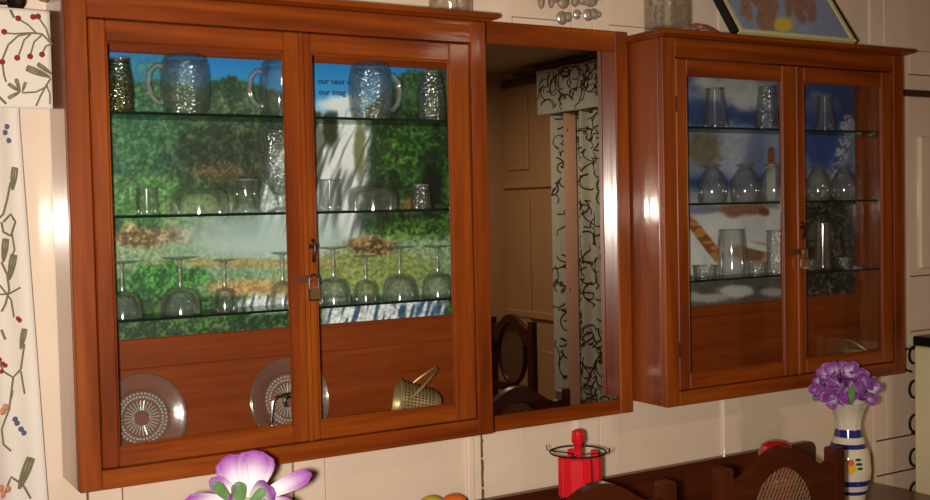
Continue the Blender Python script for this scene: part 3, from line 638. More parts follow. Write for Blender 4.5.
# cabinet floor of the waterfall cabinet
ZF = ZB+0.0183
def platter(dia, label, px):
    r = dia/2; x = aty(px, 405, -0.055)[0]
    t = empty('glass_platter', (x, -0.0355, ZF+0.002+r*0.985)); t.rotation_euler = (R(90-11), 0, 0)
    tag(t, label, 'platter', 'pressed glass platters')
    mod = lambda a, z, q: 1+(0.012*math.cos(32*a) if q in (5, 6, 7) else 0)
    MB().lathe([(0, 0), (r*0.30, 0), (r*0.42, 0.002), (r*0.62, 0.004), (r*0.66, 0.010), (r*0.97, 0.016), (r, 0.018), (r*0.99, 0.0205), (r*0.68, 0.0145), (r*0.62, 0.008), (r*0.40, 0.006), (0, 0.004)], 64, mod=mod).build('dish', GLP, t, True)
    MB().tube([(r*0.985*math.cos(a), r*0.985*math.sin(a), 0.019) for a in np.linspace(0, 2*math.pi, 65)[:-1]], 0.0032, 6, closed=True).build('rim', GLP, t, True)
    st = MB()
    for k in range(28):
        a = 2*math.pi*k/28; st.tube([(r*0.18*math.cos(a), r*0.18*math.sin(a), 0.006), (r*0.40*math.cos(a), r*0.40*math.sin(a), 0.0075)], 0.0016, 5)
    for k in range(40):
        a = 2*math.pi*k/40
        for q in (0.48, 0.56): st.ell((r*q*math.cos(a+q), r*q*math.sin(a+q), 0.0075), (0.0036, 0.0036, 0.002), 6, 4)
    ob = st.build('pressed_pattern', GLR, t, True); ob['kind'] = 'stuff'
platter(sz(140, 410, -0.06, 88), 'round pressed glass platter leaning alone in the cabinet corner', 143)
platter(sz(292, 395, -0.06, 84), 'round pressed glass platter leaning behind the chrome wire holder', 291)
def wire_holder():
    P = aty(283, 428, -0.12); t = empty('wire_holder', (P[0], -0.125, ZF)); tag(t, 'small chrome bent-wire napkin holder in front of a glass platter', 'holder'); t.scale = (1, 1, 1.5)
    s = 0.0023
    MB().tube([(-0.034, 0, 0.004), (-0.030, 0, 0.050), (-0.026, 0, 0.078), (-0.016, 0, 0.086), (0.022, 0, 0.088), (0.030, 0, 0.082), (0.034, 0, 0.050), (0.036, 0, 0.004)], 0.0038, 8).build('outer_wire', CHROME, t, True)
    MB().tube([(0.004, -0.006, 0.070), (0.000, -0.006, 0.078), (0.006, -0.006, 0.085), (0.018, -0.006, 0.085), (0.026, -0.006, 0.072), (0.030, -0.006, 0.004)], 0.0034, 8).build('curled_wire', CHROME, t, True)
    MB().box(-0.038, 0.040, -0.010, 0.016, 0.0, 0.004, bev=0.001).build('foot_plate', CHROME, t)
wire_holder()
P = aty(342, 413, -0.09)
o = MB().lathe([(0, 0), (0.022, 0), (0.030, 0.010), (0.031, 0.013), (0.027, 0.012), (0.019, 0.004), (0, 0.004)], 28).build('salt_dish', GL, None, True); o.location = (P[0], -0.095, ZF)
tag(o, 'tiny clear glass dish on the cabinet floor beside the metal basket', 'dish')
def basket(px, py, Y, w, label, rot, deep=1.0, hdir=(0, 0, 1.15)):
    P = aty(px, py, Y); r = w/2
    t = empty('metal_basket', (P[0], Y, ZF+r*0.49)); RM = Matrix.Rotation(rot[2], 4, 'Z') @ Matrix.Rotation(rot[1], 4, 'Y') @ Matrix.Rotation(rot[0], 4, 'X')
    tag(t, label, 'basket', 'perforated metal baskets'); hv = RM.to_3x3().inverted() @ Vector(hdir)
    out = [(r*0.55, -r*0.42*deep), (r*0.72, -r*0.36*deep), (r*0.86, -r*0.10*deep), (r*0.95, r*0.2), (r*1.0, r*0.34)]
    MB().lathe([(0, -r*0.42*deep)]+out+[(q-0.003, z+0.002) for q, z in reversed(out)]+[(0, -r*0.42*deep+0.002)], 48).xf(RM).build('bowl', BRASS, t, True)
    MB().tube([(r*1.01*math.cos(a), r*1.01*math.sin(a), r*0.34) for a in np.linspace(0, 2*math.pi, 41)[:-1]], 0.0035, 8, closed=True).xf(RM).build('rim', BRASS, t, True)
    h = MB()
    for k in range(44):
        a = 2*math.pi*k/44
        for z in np.linspace(-0.30*deep, 0.18, 4 if deep < 2 else 9):
            rr = float(np.interp(z*r, [q[1] for q in out], [q[0] for q in out]))+0.0002
            h.ell((rr*math.cos(a), rr*math.sin(a), r*z), (0.0022, 0.0022, 0.0028), 6, 4)
    q = h.xf(RM).build('perforation', IRON, t); q['kind'] = 'stuff'
    MB().tube([tuple(Vector((0, r*math.cos(a), r*0.34))+hv*(r*math.sin(a))) for a in np.linspace(0, math.pi, 21)], 0.0035, 8, flat=0.6).xf(RM).build('handle', BRASS, t, True)
    return t
basket(405, 390, -0.085, sz(425, 390, -0.09, 49), 'brass perforated basket tipped on its side below the waterfall poster', (0, R(-80), R(-20)), 3.3, (1.9, 0, 1.3)).location.z = ZF+0.0645
basket(859, 340, -0.086, sz(859, 340, -0.09, 37), 'brass perforated basket on the floor of the snowy village cabinet', (R(2), R(6), R(-14)), 1.0, (-0.9, 0, 0.75))

# snowy village cabinet
G = 'glasses on the top shelf of the snowy village cabinet'
for px, py, wt, wb, h, lab in ((715, 125, 17, 27, 40, 'upturned tumbler on top shelf before the printed clouds, single nearest to the mirror'), (767, 126, 16, 26, 43, 'upturned faceted tumbler on top shelf beside the meeting door frame'), (825, 127, 14, 22, 35, 'upturned small tumbler on top shelf before the deep blue print')):
    place('upturned_tumbler', px, py, Yg, ZT, tumbler(sz(px, py, Yg, wt), sz(px, py, Yg, wb), sz(px, py, Yg, h), GLC if px == 767 else GL), lab, G)
G = 'upturned brandy glasses in the snowy village cabinet'
for px, wh in ((712, 'nearest the mirror in its row'), (745, 'second from the mirror in its row'), (774, 'in front of the printed church spire'), (818, 'beside the door meeting frame before dark blue print'), (844, 'last before the lit inner side panel')):
    place('brandy_glass', px, 200-(px-712)*0.03, Yg, ZM, tulip_inv(sz(px, 180, Yg, 30 if px < 800 else 26), sz(px, 180, Yg, 38 if px < 800 else 34), GLS), 'upturned smoky brandy glass, snowy village cabinet, '+wh, G)
G = 'glasses on the lower shelf of the snowy village cabinet'
place('tall_tumbler', 732, 275, Yg, ZL, tumbler(sz(732, 250, Yg, 25), sz(732, 250, Yg, 27), sz(732, 250, Yg, 46), GLS, 0, 0.004), 'tall plain tumbler with dark rim standing before the printed snow roof', G)
place('cut_tumbler', 777, 271, Yg, ZL, tumbler(sz(777, 250, Yg, 20), sz(777, 250, Yg, 20), sz(777, 250, Yg, 42), GLC, 10), 'tall cut tumbler behind the meeting frame, lower shelf of snowy village cabinet', G)
for px, py, w in ((705, 276, 25), (757, 274, 22)):
    place('small_dish', px, py, Yg, ZL, tumbler(sz(px, py, Yg, w), sz(px, py, Yg, w-4), sz(px, py, Yg, 12), GLC, 12), 'low cut glass dish '+('under the printed brown roof edge' if px < 720 else 'between dark-rimmed tumbler and tall cut tumbler'), G, 'dish')
place('tall_tumbler', 823, 268, Yg, ZL, tumbler(sz(823, 250, Yg, 15), sz(823, 250, Yg, 17), sz(823, 250, Yg, 46), GL), 'slim tall tumbler in front of the printed frosted trees', G)
for px in (809, 844):
    place('small_dish', px, 267, Yg, ZL, tumbler(sz(px, 260, Yg, 17), sz(px, 260, Yg, 14), sz(px, 260, Yg, 10), GLC, 12), 'low cut glass dish between slim tall tumbler and '+('the meeting door frame' if px < 820 else 'the lit side panel'), G, 'dish')

# ------------------------------------------------------------------ things on top of the cabinets
ZTOP = ZB+1.047+0.0213
o = MB().lathe(shell([(0.050, 0), (0.054, 0.008), (0.055, 0.05), (0.057, 0.10), (0.058, 0.14)], 0.005, 0.014), 48, mod=lambda a, z, q: 1+0.03*math.cos(14*a)*(z > 0.01)).build('ornament_glass', GLB, None, True)
P = aty(450.5, 10, -0.11); o.location = (P[0], -0.11, ZTOP); tag(o, 'ribbed cut glass tumbler standing on top of the waterfall cabinet', 'glass')
t = empty('square_decanter', (aty(667.5, 30, -0.115)[0], -0.115, ZTOP)); tag(t, 'square cut glass jar standing on top of the snowy village cabinet', 'jar')
MB().lathe(shell([(0.047, 0), (0.052, 0.006), (0.052, 0.05), (0.052, 0.12), (0.050, 0.15), (0.040, 0.165)], 0.005, 0.016), 48, sq=7).build('jar_body', GLB, t, True)
d = MB()
for a in range(4):
    M = Matrix.Rotation(a*math.pi/2+math.pi/4*0, 4, 'Z')
    for zz in (0.03, 0.062, 0.094, 0.126):
        for yy in (-0.026, 0.0, 0.026):
            e = MB().ell((0.0525, yy, zz), (0.003, 0.010, 0.013), 8, 6).xf(M); d.add(e.v, e.f)
q = d.build('pressed_pattern', GLB, t, True); q['kind'] = 'stuff'
# coral piece
P = aty(700, 33, -0.13); t = MB(); rr = random.Random(4)
for k in range(9): t.ell((rr.uniform(-0.03, 0.05), rr.uniform(-0.015, 0.015), 0.010+max(0, 0.016-abs(rr.uniform(-0.03, 0.03)))), (rr.uniform(0.012, 0.024), 0.014, rr.uniform(0.008, 0.014)), 12, 8)
t.tube([(0.03, 0, 0.020), (0.05, 0, 0.014), (0.072, 0, 0.007), (0.09, 0, 0.005)], [0.008, 0.007, 0.005, 0.003], 8)
o = t.build('coral_ornament', CORAL, None, True); o.location = (P[0], -0.13, ZTOP+0.001); tag(o, 'lumpy brown coral ornament lying beside the square glass jar', 'ornament')
# picture leaning against the wall
ang = R(33); fw_, fh = 0.535, 0.285
pf = empty('picture_frame', (1.893, -0.166, ZTOP+0.0068)); tag(pf, 'leaning framed picture of brown hands round a yellow spot on blue', 'picture')
def fr(name, mat, x0, x1, z0, z1, y0, y1, bev=0.002):
    b = MB().box(x0, x1, y0, y1, z0, z1, 0, bev).xf(Matrix.Rotation(-ang, 4, 'X')); return b.build(name, mat, pf)
fr('frame_side', BLACK, 0, 0.016, 0, fh, -0.012, 0.012); fr('frame_side', BLACK, fw_-0.008, fw_, 0, fh, -0.012, 0.012)
fr('frame_rail', FOAM, 0.0165, fw_-0.0085, 0, 0.012, -0.012, 0.012); fr('frame_rail', FOAM, 0.0165, fw_-0.0085, fh-0.012, fh, -0.012, 0.012)
for x0, x1 in ((0.0165, 0.036), (fw_-0.026, fw_-0.0085)): fr('frame_slip', FOAM, x0, x1, 0.0122, fh-0.0122, -0.010, 0.006)
def paint_hands(p):
    X, Y = p.X, p.Y; n2 = fbm(X, Y, 12, 71); n3 = fbm(X, Y, 4, 81, 3)
    p.put(np.ones_like(X), (118, 136, 172), (152, 164, 190), n2)
    skin = (128, 92, 78)
    for pts, w in (([(744, -2), (747, 8), (749, 17)], 4), ([(744, 4), (742, 14)], 2.2), ([(762, -4), (764, 10), (762, 20), (768, 31)], 6), ([(772, -4), (772, 12), (768, 30)], 5), ([(758, 2), (774, 6)], 5),
                   ([(792, -4), (797, 8), (802, 20)], 4.2), ([(788, 2), (789, 14)], 3), ([(806, -4), (812, 6), (812, 18)], 4.2), ([(746, -6), (760, 2)], 4), ([(798, -2), (806, 8)], 4)):
        p.put(p.line(pts, w, 1.6), skin, (164, 128, 112), n3)
    p.put(p.blob(784, 25, 9, 7, 0.35, 0.3), (216, 182, 66))
gx, gz = np.meshgrid(np.linspace(0.036, fw_-0.026, 150), np.linspace(0.0123, fh-0.0123, 80))
ca, sa = math.cos(ang), math.sin(ang)
ly = -0.006; WXp = 1.893+gx; WYp = -0.166+ly*ca+gz*sa; WZp = ZTOP+0.0068-ly*sa+gz*ca
Pm = np.stack([WXp, WYp, WZp], -1)-CAM; zz = Pm @ _fw
pp = Paint(465+F*(Pm @ _r)/zz, 250-F*(Pm @ _u)/zz); paint_hands(pp)
c = np.clip(pp.c/255, 0, 1); c = np.where(c <= 0.04045, c/12.92, ((c+0.055)/1.055)**2.4)
ids = np.arange(gx.size).reshape(gx.shape); f = np.stack([ids[:-1, :-1], ids[:-1, 1:], ids[1:, 1:], ids[1:, :-1]], -1).reshape(-1, 4)
me = bpy.data.meshes.new('picture_print'); me.from_pydata(np.stack([gx, ly*ca+gz*sa, -ly*sa+gz*ca], -1).reshape(-1, 3).tolist(), [], f.tolist())
at = me.color_attributes.new('Col', 'FLOAT_COLOR', 'POINT'); at.data.foreach_set('color', np.concatenate([c.reshape(-1, 3), np.ones((gx.size, 1))], 1).astype(np.float32).ravel())
me.materials.append(PRINT); o = bpy.data.objects.new('picture_print', me); COL.objects.link(o); o.parent = pf
fr('backing_board', BK, 0.017, fw_-0.009, 0.0125, fh-0.0125, 0.0065, 0.0115, 0)
# silver shell ornament hanging on the wall
so = empty('shell_ornament', (1.40, -0.006, ZB+1.10)); tag(so, 'wall hanging of grey shells and silvery discs above the mirror', 'ornament')
sil = MB()
for px, py, r in ((562, 18, 5.5), (568, 17, 4), (577, 14.5, 4), (588, 15, 5), (594, 14, 4.5), (598, 14.5, 3)):
    P = aty(px, py, -0.02); r = r*1.25/F*depth(P); o = MB().ell((P[0]-1.40, P[1]+0.006, P[2]-ZB-1.10), (r, 0.008, r), 12, 8).build('silver_disc', SILVER, so, True)
for px, py, rx, rz in ((541, 1, 3.4, 8), (551, 1, 2.6, 7.5), (563, 2, 7, 7), (575, 2, 4, 5), (590, 1, 9, 6), (582, 0, 5, 5), (556, -2, 5, 5)):
    P = aty(px, py, -0.018); k = depth(P)/F; MB().ell((P[0]-1.40, P[1]+0.006, P[2]-ZB-1.10), (rx*k, 0.011, rz*k), 14, 9).build('shell', SHELLM, so, True)
MB().box(-0.14, 0.13, -0.004, 0.004, 0.070, 0.085, bev=0.002).build('hanging_bar', IRON, so)
for x in (-0.10, -0.06, -0.02, 0.02, 0.06): MB().tube([(x, -0.004, 0.072), (x, -0.010, 0.05)], 0.0012, 5).build('thread', IRON, so)

# ------------------------------------------------------------------ curtains
def vine_mesh(surf, vines, mats):
    """vines: list of (kind, pts) in curtain coordinates, laid on surf(u, v) -> xyz"""
    m = MB()
    for kind, pts, w in vines:
        if kind in (0, 4):
            P = []
            for (a, b), (c2, d2) in zip(pts[:-1], pts[1:]):
                n = max(2, int(math.hypot(c2-a, d2-b)/0.008))
                for i in range(n): P.append(surf(a+(c2-a)*i/n, b+(d2-b)*i/n))
            P.append(surf(*pts[-1])); m.tube(P, w, 6, kind, flat=0.5)
        else:
            for a, b in pts:
                q = surf(a, b); m.ell(q, (w, w*0.4, w), 8, 6, kind)
    return m
def curve(p0, ang, turn, ln, n=9):
    pts = [p0]; a = ang
    for i in range(n): pts.append((pts[-1][0]+math.cos(a)*ln/n, pts[-1][1]+math.sin(a)*ln/n)); a += turn/n
    return pts
def leaf_on(vs, p, a, ln, kind=0):
    for s in (-0.25, 0, 0.25): vs.append((kind, curve(p, a+s, -s*1.6, ln, 5), ln*0.05))
def fold_curtain(name, u0, u1, z0, z1, surf0, mat, label, cat, vines, vmats, th=0.003, slant=None):
    nu, nv = 90, 24; m = MB(); vs = []; fs = []
    for side in (0, th):
        for j in range(nv+1):
            for i in range(nu+1):
                u = u0+(u1-u0)*i/nu; z = z0+(z1-z0)*j/nv; vs.append(surf0(u, z, side))
    W = nu+1; L = W*(nv+1)
    for j in range(nv):
        for i in range(nu):
            a = j*W+i; fs.append((a, a+1, a+W+1, a+W)); fs.append((L+a, L+a+W, L+a+W+1, L+a+1))
    for j in range(nv): fs += [(j*W, (j+1)*W, L+(j+1)*W, L+j*W), (j*W+nu, L+j*W+nu, L+(j+1)*W+nu, (j+1)*W+nu)]
    for i in range(nu): fs += [(i, L+i, L+i+1, i+1), (nv*W+i, nv*W+i+1, L+nv*W+i+1, L+nv*W+i)]
    m.add(vs, fs); o = m.build(name, mat, None, 'all'); tag(o, label, cat)
    e = vine_mesh(lambda u, z: surf0(u, z, -0.0008), vines, vmats).build('embroidery', vmats, o, True); e['kind'] = 'stuff'
    return o
VM = [OLIVE, BERRY, BTHR, TTHR, DKTHR]
# window-side curtain: u is the distance from the curtain's right edge
def s_cur(u, z, side):
    k = (z-ZB-0.81)/0.86                      # edge swings outwards towards the bottom
    xe = -0.072-0.030*k if k < 0 else -0.072
    return (xe-u, -0.062+0.016*math.sin(u*38+0.6+k*0.5)+0.006*math.sin(u*83+1)+side, z)
def PV(px, py, Y): q = aty(px, py, Y); return q[0], q[2]
def cuv(px, py):
    x, z = PV(px, py, -0.066); k = (z-ZB-0.81)/0.86; xe = -0.072-0.030*k if k < 0 else -0.072
    return (xe-x, z)
vn = []
for pts, w in (([(2, 262), (8, 275), (10, 290), (6, 305), (2, 312)], .0026), ([(12, 182), (8, 200), (4, 214), (-4, 222)], .0026), ([(4, 222), (12, 214), (17, 222), (12, 236), (4, 232), (2, 222)], .0026), ([(13, 232), (16, 250), (10, 262)], .0022),
        ([(0, 285), (12, 300), (15, 318)], .0022), ([(-4, 295), (10, 294), (22, 288)], .0022), ([(26, 345), (22, 370), (14, 378), (4, 372), (0, 362)], .0024), ([(14, 378), (10, 410), (2, 430), (4, 445), (12, 452)], .0024), ([(22, 372), (26, 395)], .0022),
        ([(4, 496), (12, 478), (24, 486), (32, 500)], .0026), ([(2, 330), (6, 340)], .003)):
    vn.append((0, [cuv(*p) for p in pts], w))
for px, py, a, ln in ((10, 280, 75, .055), (4, 262, 80, .05), (12, 400, 80, .02), (20, 490, 65, .07), (22, 350, 75, .045), (14, 190, 80, .05)):
    p = cuv(px, py); leaf_on(vn, p, math.pi-R(a), ln)
vn.append((1, [cuv(19, 319), cuv(21, 321), cuv(3, 364), cuv(0, 360), cuv(6, 366), cuv(2, 372)], .005)); vn.append((2, [cuv(18, 424), cuv(22, 430), cuv(25, 434), cuv(16, 420), cuv(10, 140), cuv(6, 132), cuv(8, 126)], .006)); vn.append((3, [cuv(3, 412), cuv(6, 408), cuv(2, 495), cuv(8, 490), cuv(0, 488)], .008))
fold_curtain('curtain', 0, 0.9, 0.35, ZB+0.90, s_cur, FABRIC, 'ivory curtain embroidered with vines and berries, hanging beside waterfall cabinet', 'curtain', vn, VM)
def s_val(u, z, side): return (-0.012-u, -0.100-0.004*math.sin(u*20)+side, z)
def vuv(px, py): x, z = PV(px, py, -0.102); return (-0.012-x, z)
vn = []
for pts, w in (([(52, 44), (42, 34), (32, 33), (18, 36), (8, 45), (2, 60)], .0022), ([(32, 33), (24, 40), (18, 57)], .002), ([(42, 35), (34, 42), (30, 56)], .002), ([(52, 44), (46, 46), (42, 54)], .002), ([(36, 33), (28, 25), (18, 19)], .002), ([(30, 33), (14, 34), (4, 33)], .002), ([(50, 40), (46, 28), (38, 17)], .002),
        ([(51, 78), (46, 86), (40, 97), (36, 106)], .0022), ([(48, 86), (36, 92), (22, 93)], .002), ([(46, 84), (50, 94), (50, 104)], .0018), ([(2, 62), (4, 76), (6, 82)], .0022), ([(10, 10), (14, 18)], .003), ([(-2, 96), (6, 104)], .003)):
    vn.append((0, [vuv(*p) for p in pts], w))
for px, py, a, ln in ((50, 77, 20, .05), (52, 74, 35, .035), (20, 92, 35, .028), (20, 92, 75, .028), (20, 92, -30, .028), (22, 92, 110, .022)):
    leaf_on(vn, vuv(px, py), R(a), ln)
vn.append((1, [vuv(*p) for p in ((18, 18.5), (38, 16.5), (33, 17), (4, 32), (17, 58), (30, 56.5), (42, 54.5), (2, 62))], .0062))
va = fold_curtain('valance', 0, 0.95, ZB+0.806, ZB+1.012, s_val, FABRIC, 'short ivory valance with wine-red berry sprigs over the curtain', 'valance', vn, VM, 0.004)
t = empty('curtain_rod', (-0.61, -0.085, ZB+1.03)); tag(t, 'dark curtain rod with a knobbed finial above the valance', 'rod')
MB().tube([(-0.45, 0, 0), (0.515, 0, 0)], 0.010, 12).build('pole', IRON, t, True)
MB().lathe([(0, 0), (0.012, 0.003), (0.022, 0.016), (0.020, 0.028), (0.010, 0.036), (0, 0.040)], 20).xf(Matrix.Translation((0.515, 0, 0)) @ Matrix.Rotation(R(90), 4, 'Y')).build('finial', IRON, t, True)
MB().box(0.40, 0.42, 0.0, 0.0845, -0.012, 0.012).build('bracket', IRON, t)
# curtain on the far side wall, seen in the mirror and the door panes
def vines_random(u0, u1, z0, z1, n, seed):
    r = random.Random(seed); vs = []
    for i in range(n):
        p = (r.uniform(u0, u1), r.uniform(z0, z1)); a = r.uniform(0, 6.28); pts = curve(p, a, r.choice((-1, 1))*r.uniform(1.2, 4.2), r.uniform(0.07, 0.18), 10)
        pts = [(x, y) for x, y in pts if u0 <= x <= u1 and z0 <= y <= z1]
        if len(pts) < 7: continue
        vs.append((4, pts, 0.0052))
        if r.random() < 0.7: leaf_on(vs, pts[-1], a, 0.03, 4)
        if r.random() < 0.25: vs.append((1, [pts[5]], .012))
    return vs
def clampv(vs, u0, u1, z0, z1): return [(k, [(min(max(x, u0), u1), min(max(y, z0), z1)) for x, y in p], w) for k, p, w in vs]
def s_far(u, z, side): return (XR-0.10-0.022*math.sin(u*44)-0.006*math.sin(u*101)-abs(side)*0.4+(0.004 if side > 0.001 else 0), -3.07+u, z)
fold_curtain('curtain', 0, 0.95, ZB-0.64, ZB+1.36, s_far, FAB2, 'grey curtain with dark scrolling vines on the side wall, seen in the mirror', 'curtain', clampv(vines_random(0.02, 0.93, ZB-0.62, ZB+1.20, 330, 5), 0.01, 0.94, ZB-0.63, ZB+1.35), VM)
lin = MB()
for k in range(30): lin.add([s_far(u, ZB-0.63+z, -0.03) for z in (k*0.06, k*0.06+0.06) for u in (0.16, 0.185, 0.21, 0.235)], [(0, 1, 5, 4), (1, 2, 6, 5), (2, 3, 7, 6)])
lin.build('salmon_stripe', PINK, bpy.data.objects['curtain.001'], True)
def s_far2(u, z, side): return (XR-0.155-0.010*math.sin(u*26)-abs(side)*0.4+(0.004 if side > 0.001 else 0), -3.14+u, z)
fold_curtain('valance', 0, 1.15, ZB+1.14, ZB+1.41, s_far2, FAB2, 'grey vine-patterned valance over the far side wall curtain', 'valance', clampv(vines_random(0.02, 1.1, ZB+1.16, ZB+1.40, 90, 9), 0.01, 1.14, ZB+1.15, ZB+1.40), VM)
o = MB().box(XR-0.13, XR-0.0005, -3.45, -2.25, ZB+1.412, ZB+1.432, bev=0.003).build('pelmet_board', DRAIL); tag(o, 'dark pelmet board carrying the grey valance', 'pelmet')

# ------------------------------------------------------------------ table, chairs and what stands on the table
ZTAB = 0.74
tb = empty('sideboard_table', (1.2, -0.28, 0)); tag(tb, 'long dark wooden table with a raised back board, pushed against the wall', 'table')
def tpart(name, mat, x0, x1, y0, y1, z0, z1, bev=0.004): return MB().box(x0-1.2, x1-1.2, y0+0.28, y1+0.28, z0, z1, 0, bev).build(name, mat, tb)
TX0, TX1 = 0.03, 2.545
tpart('table_top', TBL, TX0, TX1, -0.53, -0.012, ZTAB-0.028, ZTAB)
bbz = ZB-0.214
poly = [(0.3, ZTAB+0.0003), (2.372, ZTAB+0.0003), (2.372, bbz-0.03)]+[(2.342+0.03*math.cos(a), bbz-0.03+0.03*math.sin(a)) for a in np.linspace(0, math.pi/2, 6)]+[(0.3, bbz)]
MB().prism([(x-1.2, z) for x, z in poly], -0.035+0.28, -0.012+0.28).build('back_board', DKX, tb)
for y0, y1 in ((-0.50, -0.48), (-0.06, -0.04)): tpart('apron', TBL, TX0+0.08, TX1-0.08, y0, y1, ZTAB-0.12, ZTAB-0.0285)
for x in (TX0+0.03, TX1-0.08):
    for y in (-0.505, -0.075): tpart('leg', DKZ, x, x+0.05, y, y+0.05, 0, ZTAB-0.0285)

def cane(rx, rz, n=17):
    m = MB(); s = 2*max(rx, rz)/n
    for fam in range(3):
        a = (R(60), R(120), R(0))[fam]; d = (math.cos(a), math.sin(a)); nrm = (-d[1], d[0])
        for i in range(-n, n+1):
            off = i*s*0.62; hits = []
            for k in range(161):
                t = (k/80-1)*max(rx, rz)*1.2; x = nrm[0]*off+d[0]*t; z = nrm[1]*off+d[1]*t
                if (x/rx)**2+(z/rz)**2 <= 1: hits.append((x, z))
            if len(hits) > 4:
                y = 0.001*fam-0.001
                m.tube([(hits[0][0], y, hits[0][1]), (hits[-1][0], y, hits[-1][1])], 0.0022, 4)
    return m
def chair(x, y, rz, label, hh=1.068, group='cane-backed dining chairs'):
    """origin under the middle of the back; the back faces -y, the seat lies towards +y"""
    t = empty('dining_chair', (x, y, 0), rz); tag(t, label, 'chair', group)
    w = 0.195; zt = hh
    for s in (-1, 1):
        xx = s*w
        p = MB().prism([(xx-0.019, 0), (xx+0.019, 0), (xx+0.019, zt-0.035), (xx+0.017, zt-0.026), (xx-0.017, zt-0.026), (xx-0.019, zt-0.035)], -0.017, 0.017); p.build('back_post', DKZ, t)
        fl = MB().lathe([(0, 0), (0.016, 0), (0.013, 0.04), (0.019, 0.16), (0.021, 0.34), (0.017, 0.40), (0, 0.40)], 14); fl.xf(Matrix.Translation((s*0.185, 0.36, 0))).build('leg', DKZ, t, True)
        MB().box(s*w-0.012, s*w+0.012, 0.018, 0.345, 0.20, 0.225, bev=0.003).build('side_stretcher', DKZ, t)
    # crest rail with a central hump
    xs_ = np.linspace(-w+0.0192, w-0.0192, 41); top = []; bot = []
    for xv in xs_:
        u = abs(xv)/w; hump = 0.5+0.5*math.cos(min(u/0.80, 1)*math.pi)
        top.append((xv, zt-0.066+0.066*hump**0.8+0.010*max(0, (u-0.8)/0.2)))
    orx, orz, ocz = 0.116, 0.155, zt-0.206
    for xv in xs_:
        if abs(xv) < orx+0.012: bot.append((xv, ocz+(orz+0.002)*math.sqrt(max(0, 1-(xv/(orx+0.0121))**2))))
        else: bot.append((xv, zt-0.175-0.04*0+0.02*abs(xv)/w))
    vs = []; fs = []
    for yv in (-0.014, 0.014): vs += [(a, yv, b) for a, b in top]+[(a, yv, min(b, tp[1]-0.03)) for (a, b), tp in zip(bot, top)]
    n = 41; L = 82
    for i in range(n-1):
        fs += [(i, i+1, n+i+1, n+i), (L+i, L+n+i, L+n+i+1, L+i+1), (i, L+i, L+i+1, i+1), (n+i, n+i+1, L+n+i+1, L+n+i)]
    fs += [(0, n, L+n, L), (n-1, L+n-1, L+2*n-1, 2*n-1)]
    MB().add(vs, fs).build('crest_rail', DKX, t)
    ring = MB().tube([((orx+0.012)*math.cos(a), 0, ocz+(orz+0.012)*math.sin(a)) for a in np.linspace(0, 2*math.pi, 49)[:-1]], 0.014, 8, closed=True); ring.build('oval_frame', DKX, t, True)
    c = cane(orx, orz).xf(Matrix.Translation((0, 0, ocz))).build('cane_panel', CANE, t); c['kind'] = 'stuff'
    MB().box(-w+0.0195, w-0.0195, -0.012, 0.012, ocz-orz-0.06, ocz-orz-0.014, bev=0.003).build('lower_rail', DKX, t)
    for s in (-1, 1): MB().tube([(s*0.155, 0, ocz-orz-0.016), (s*0.160, 0, ocz), (s*0.155, 0, zt-0.150)], 0.008, 8).build('back_spindle', DKZ, t, True)
    MB().box(-0.215, 0.215, 0.0185, 0.39, 0.405, 0.445, bev=0.008).build('seat', DKX, t)
    MB().box(-0.17, 0.17, 0.355, 0.372, 0.20, 0.225, bev=0.003).build('front_stretcher', DKX, t)
    return t
YC = -0.62
c2 = (aty(718, 465, YC)[0]+aty(838, 450, YC)[0])/2
chair(c2, YC, 0, 'dark cane-backed chair with oval panel, at the table beside the vase', ZB-0.030)
chair(aty(596, 482, YC)[0]+0.005, YC, 0, 'dark wooden chair with humped crest, back to the cutlery stand', ZB-0.036)
chair(2.80, -2.49, R(90), 'dark high-backed cane chair standing by the far side wall, seen in the mirror', 1.10)

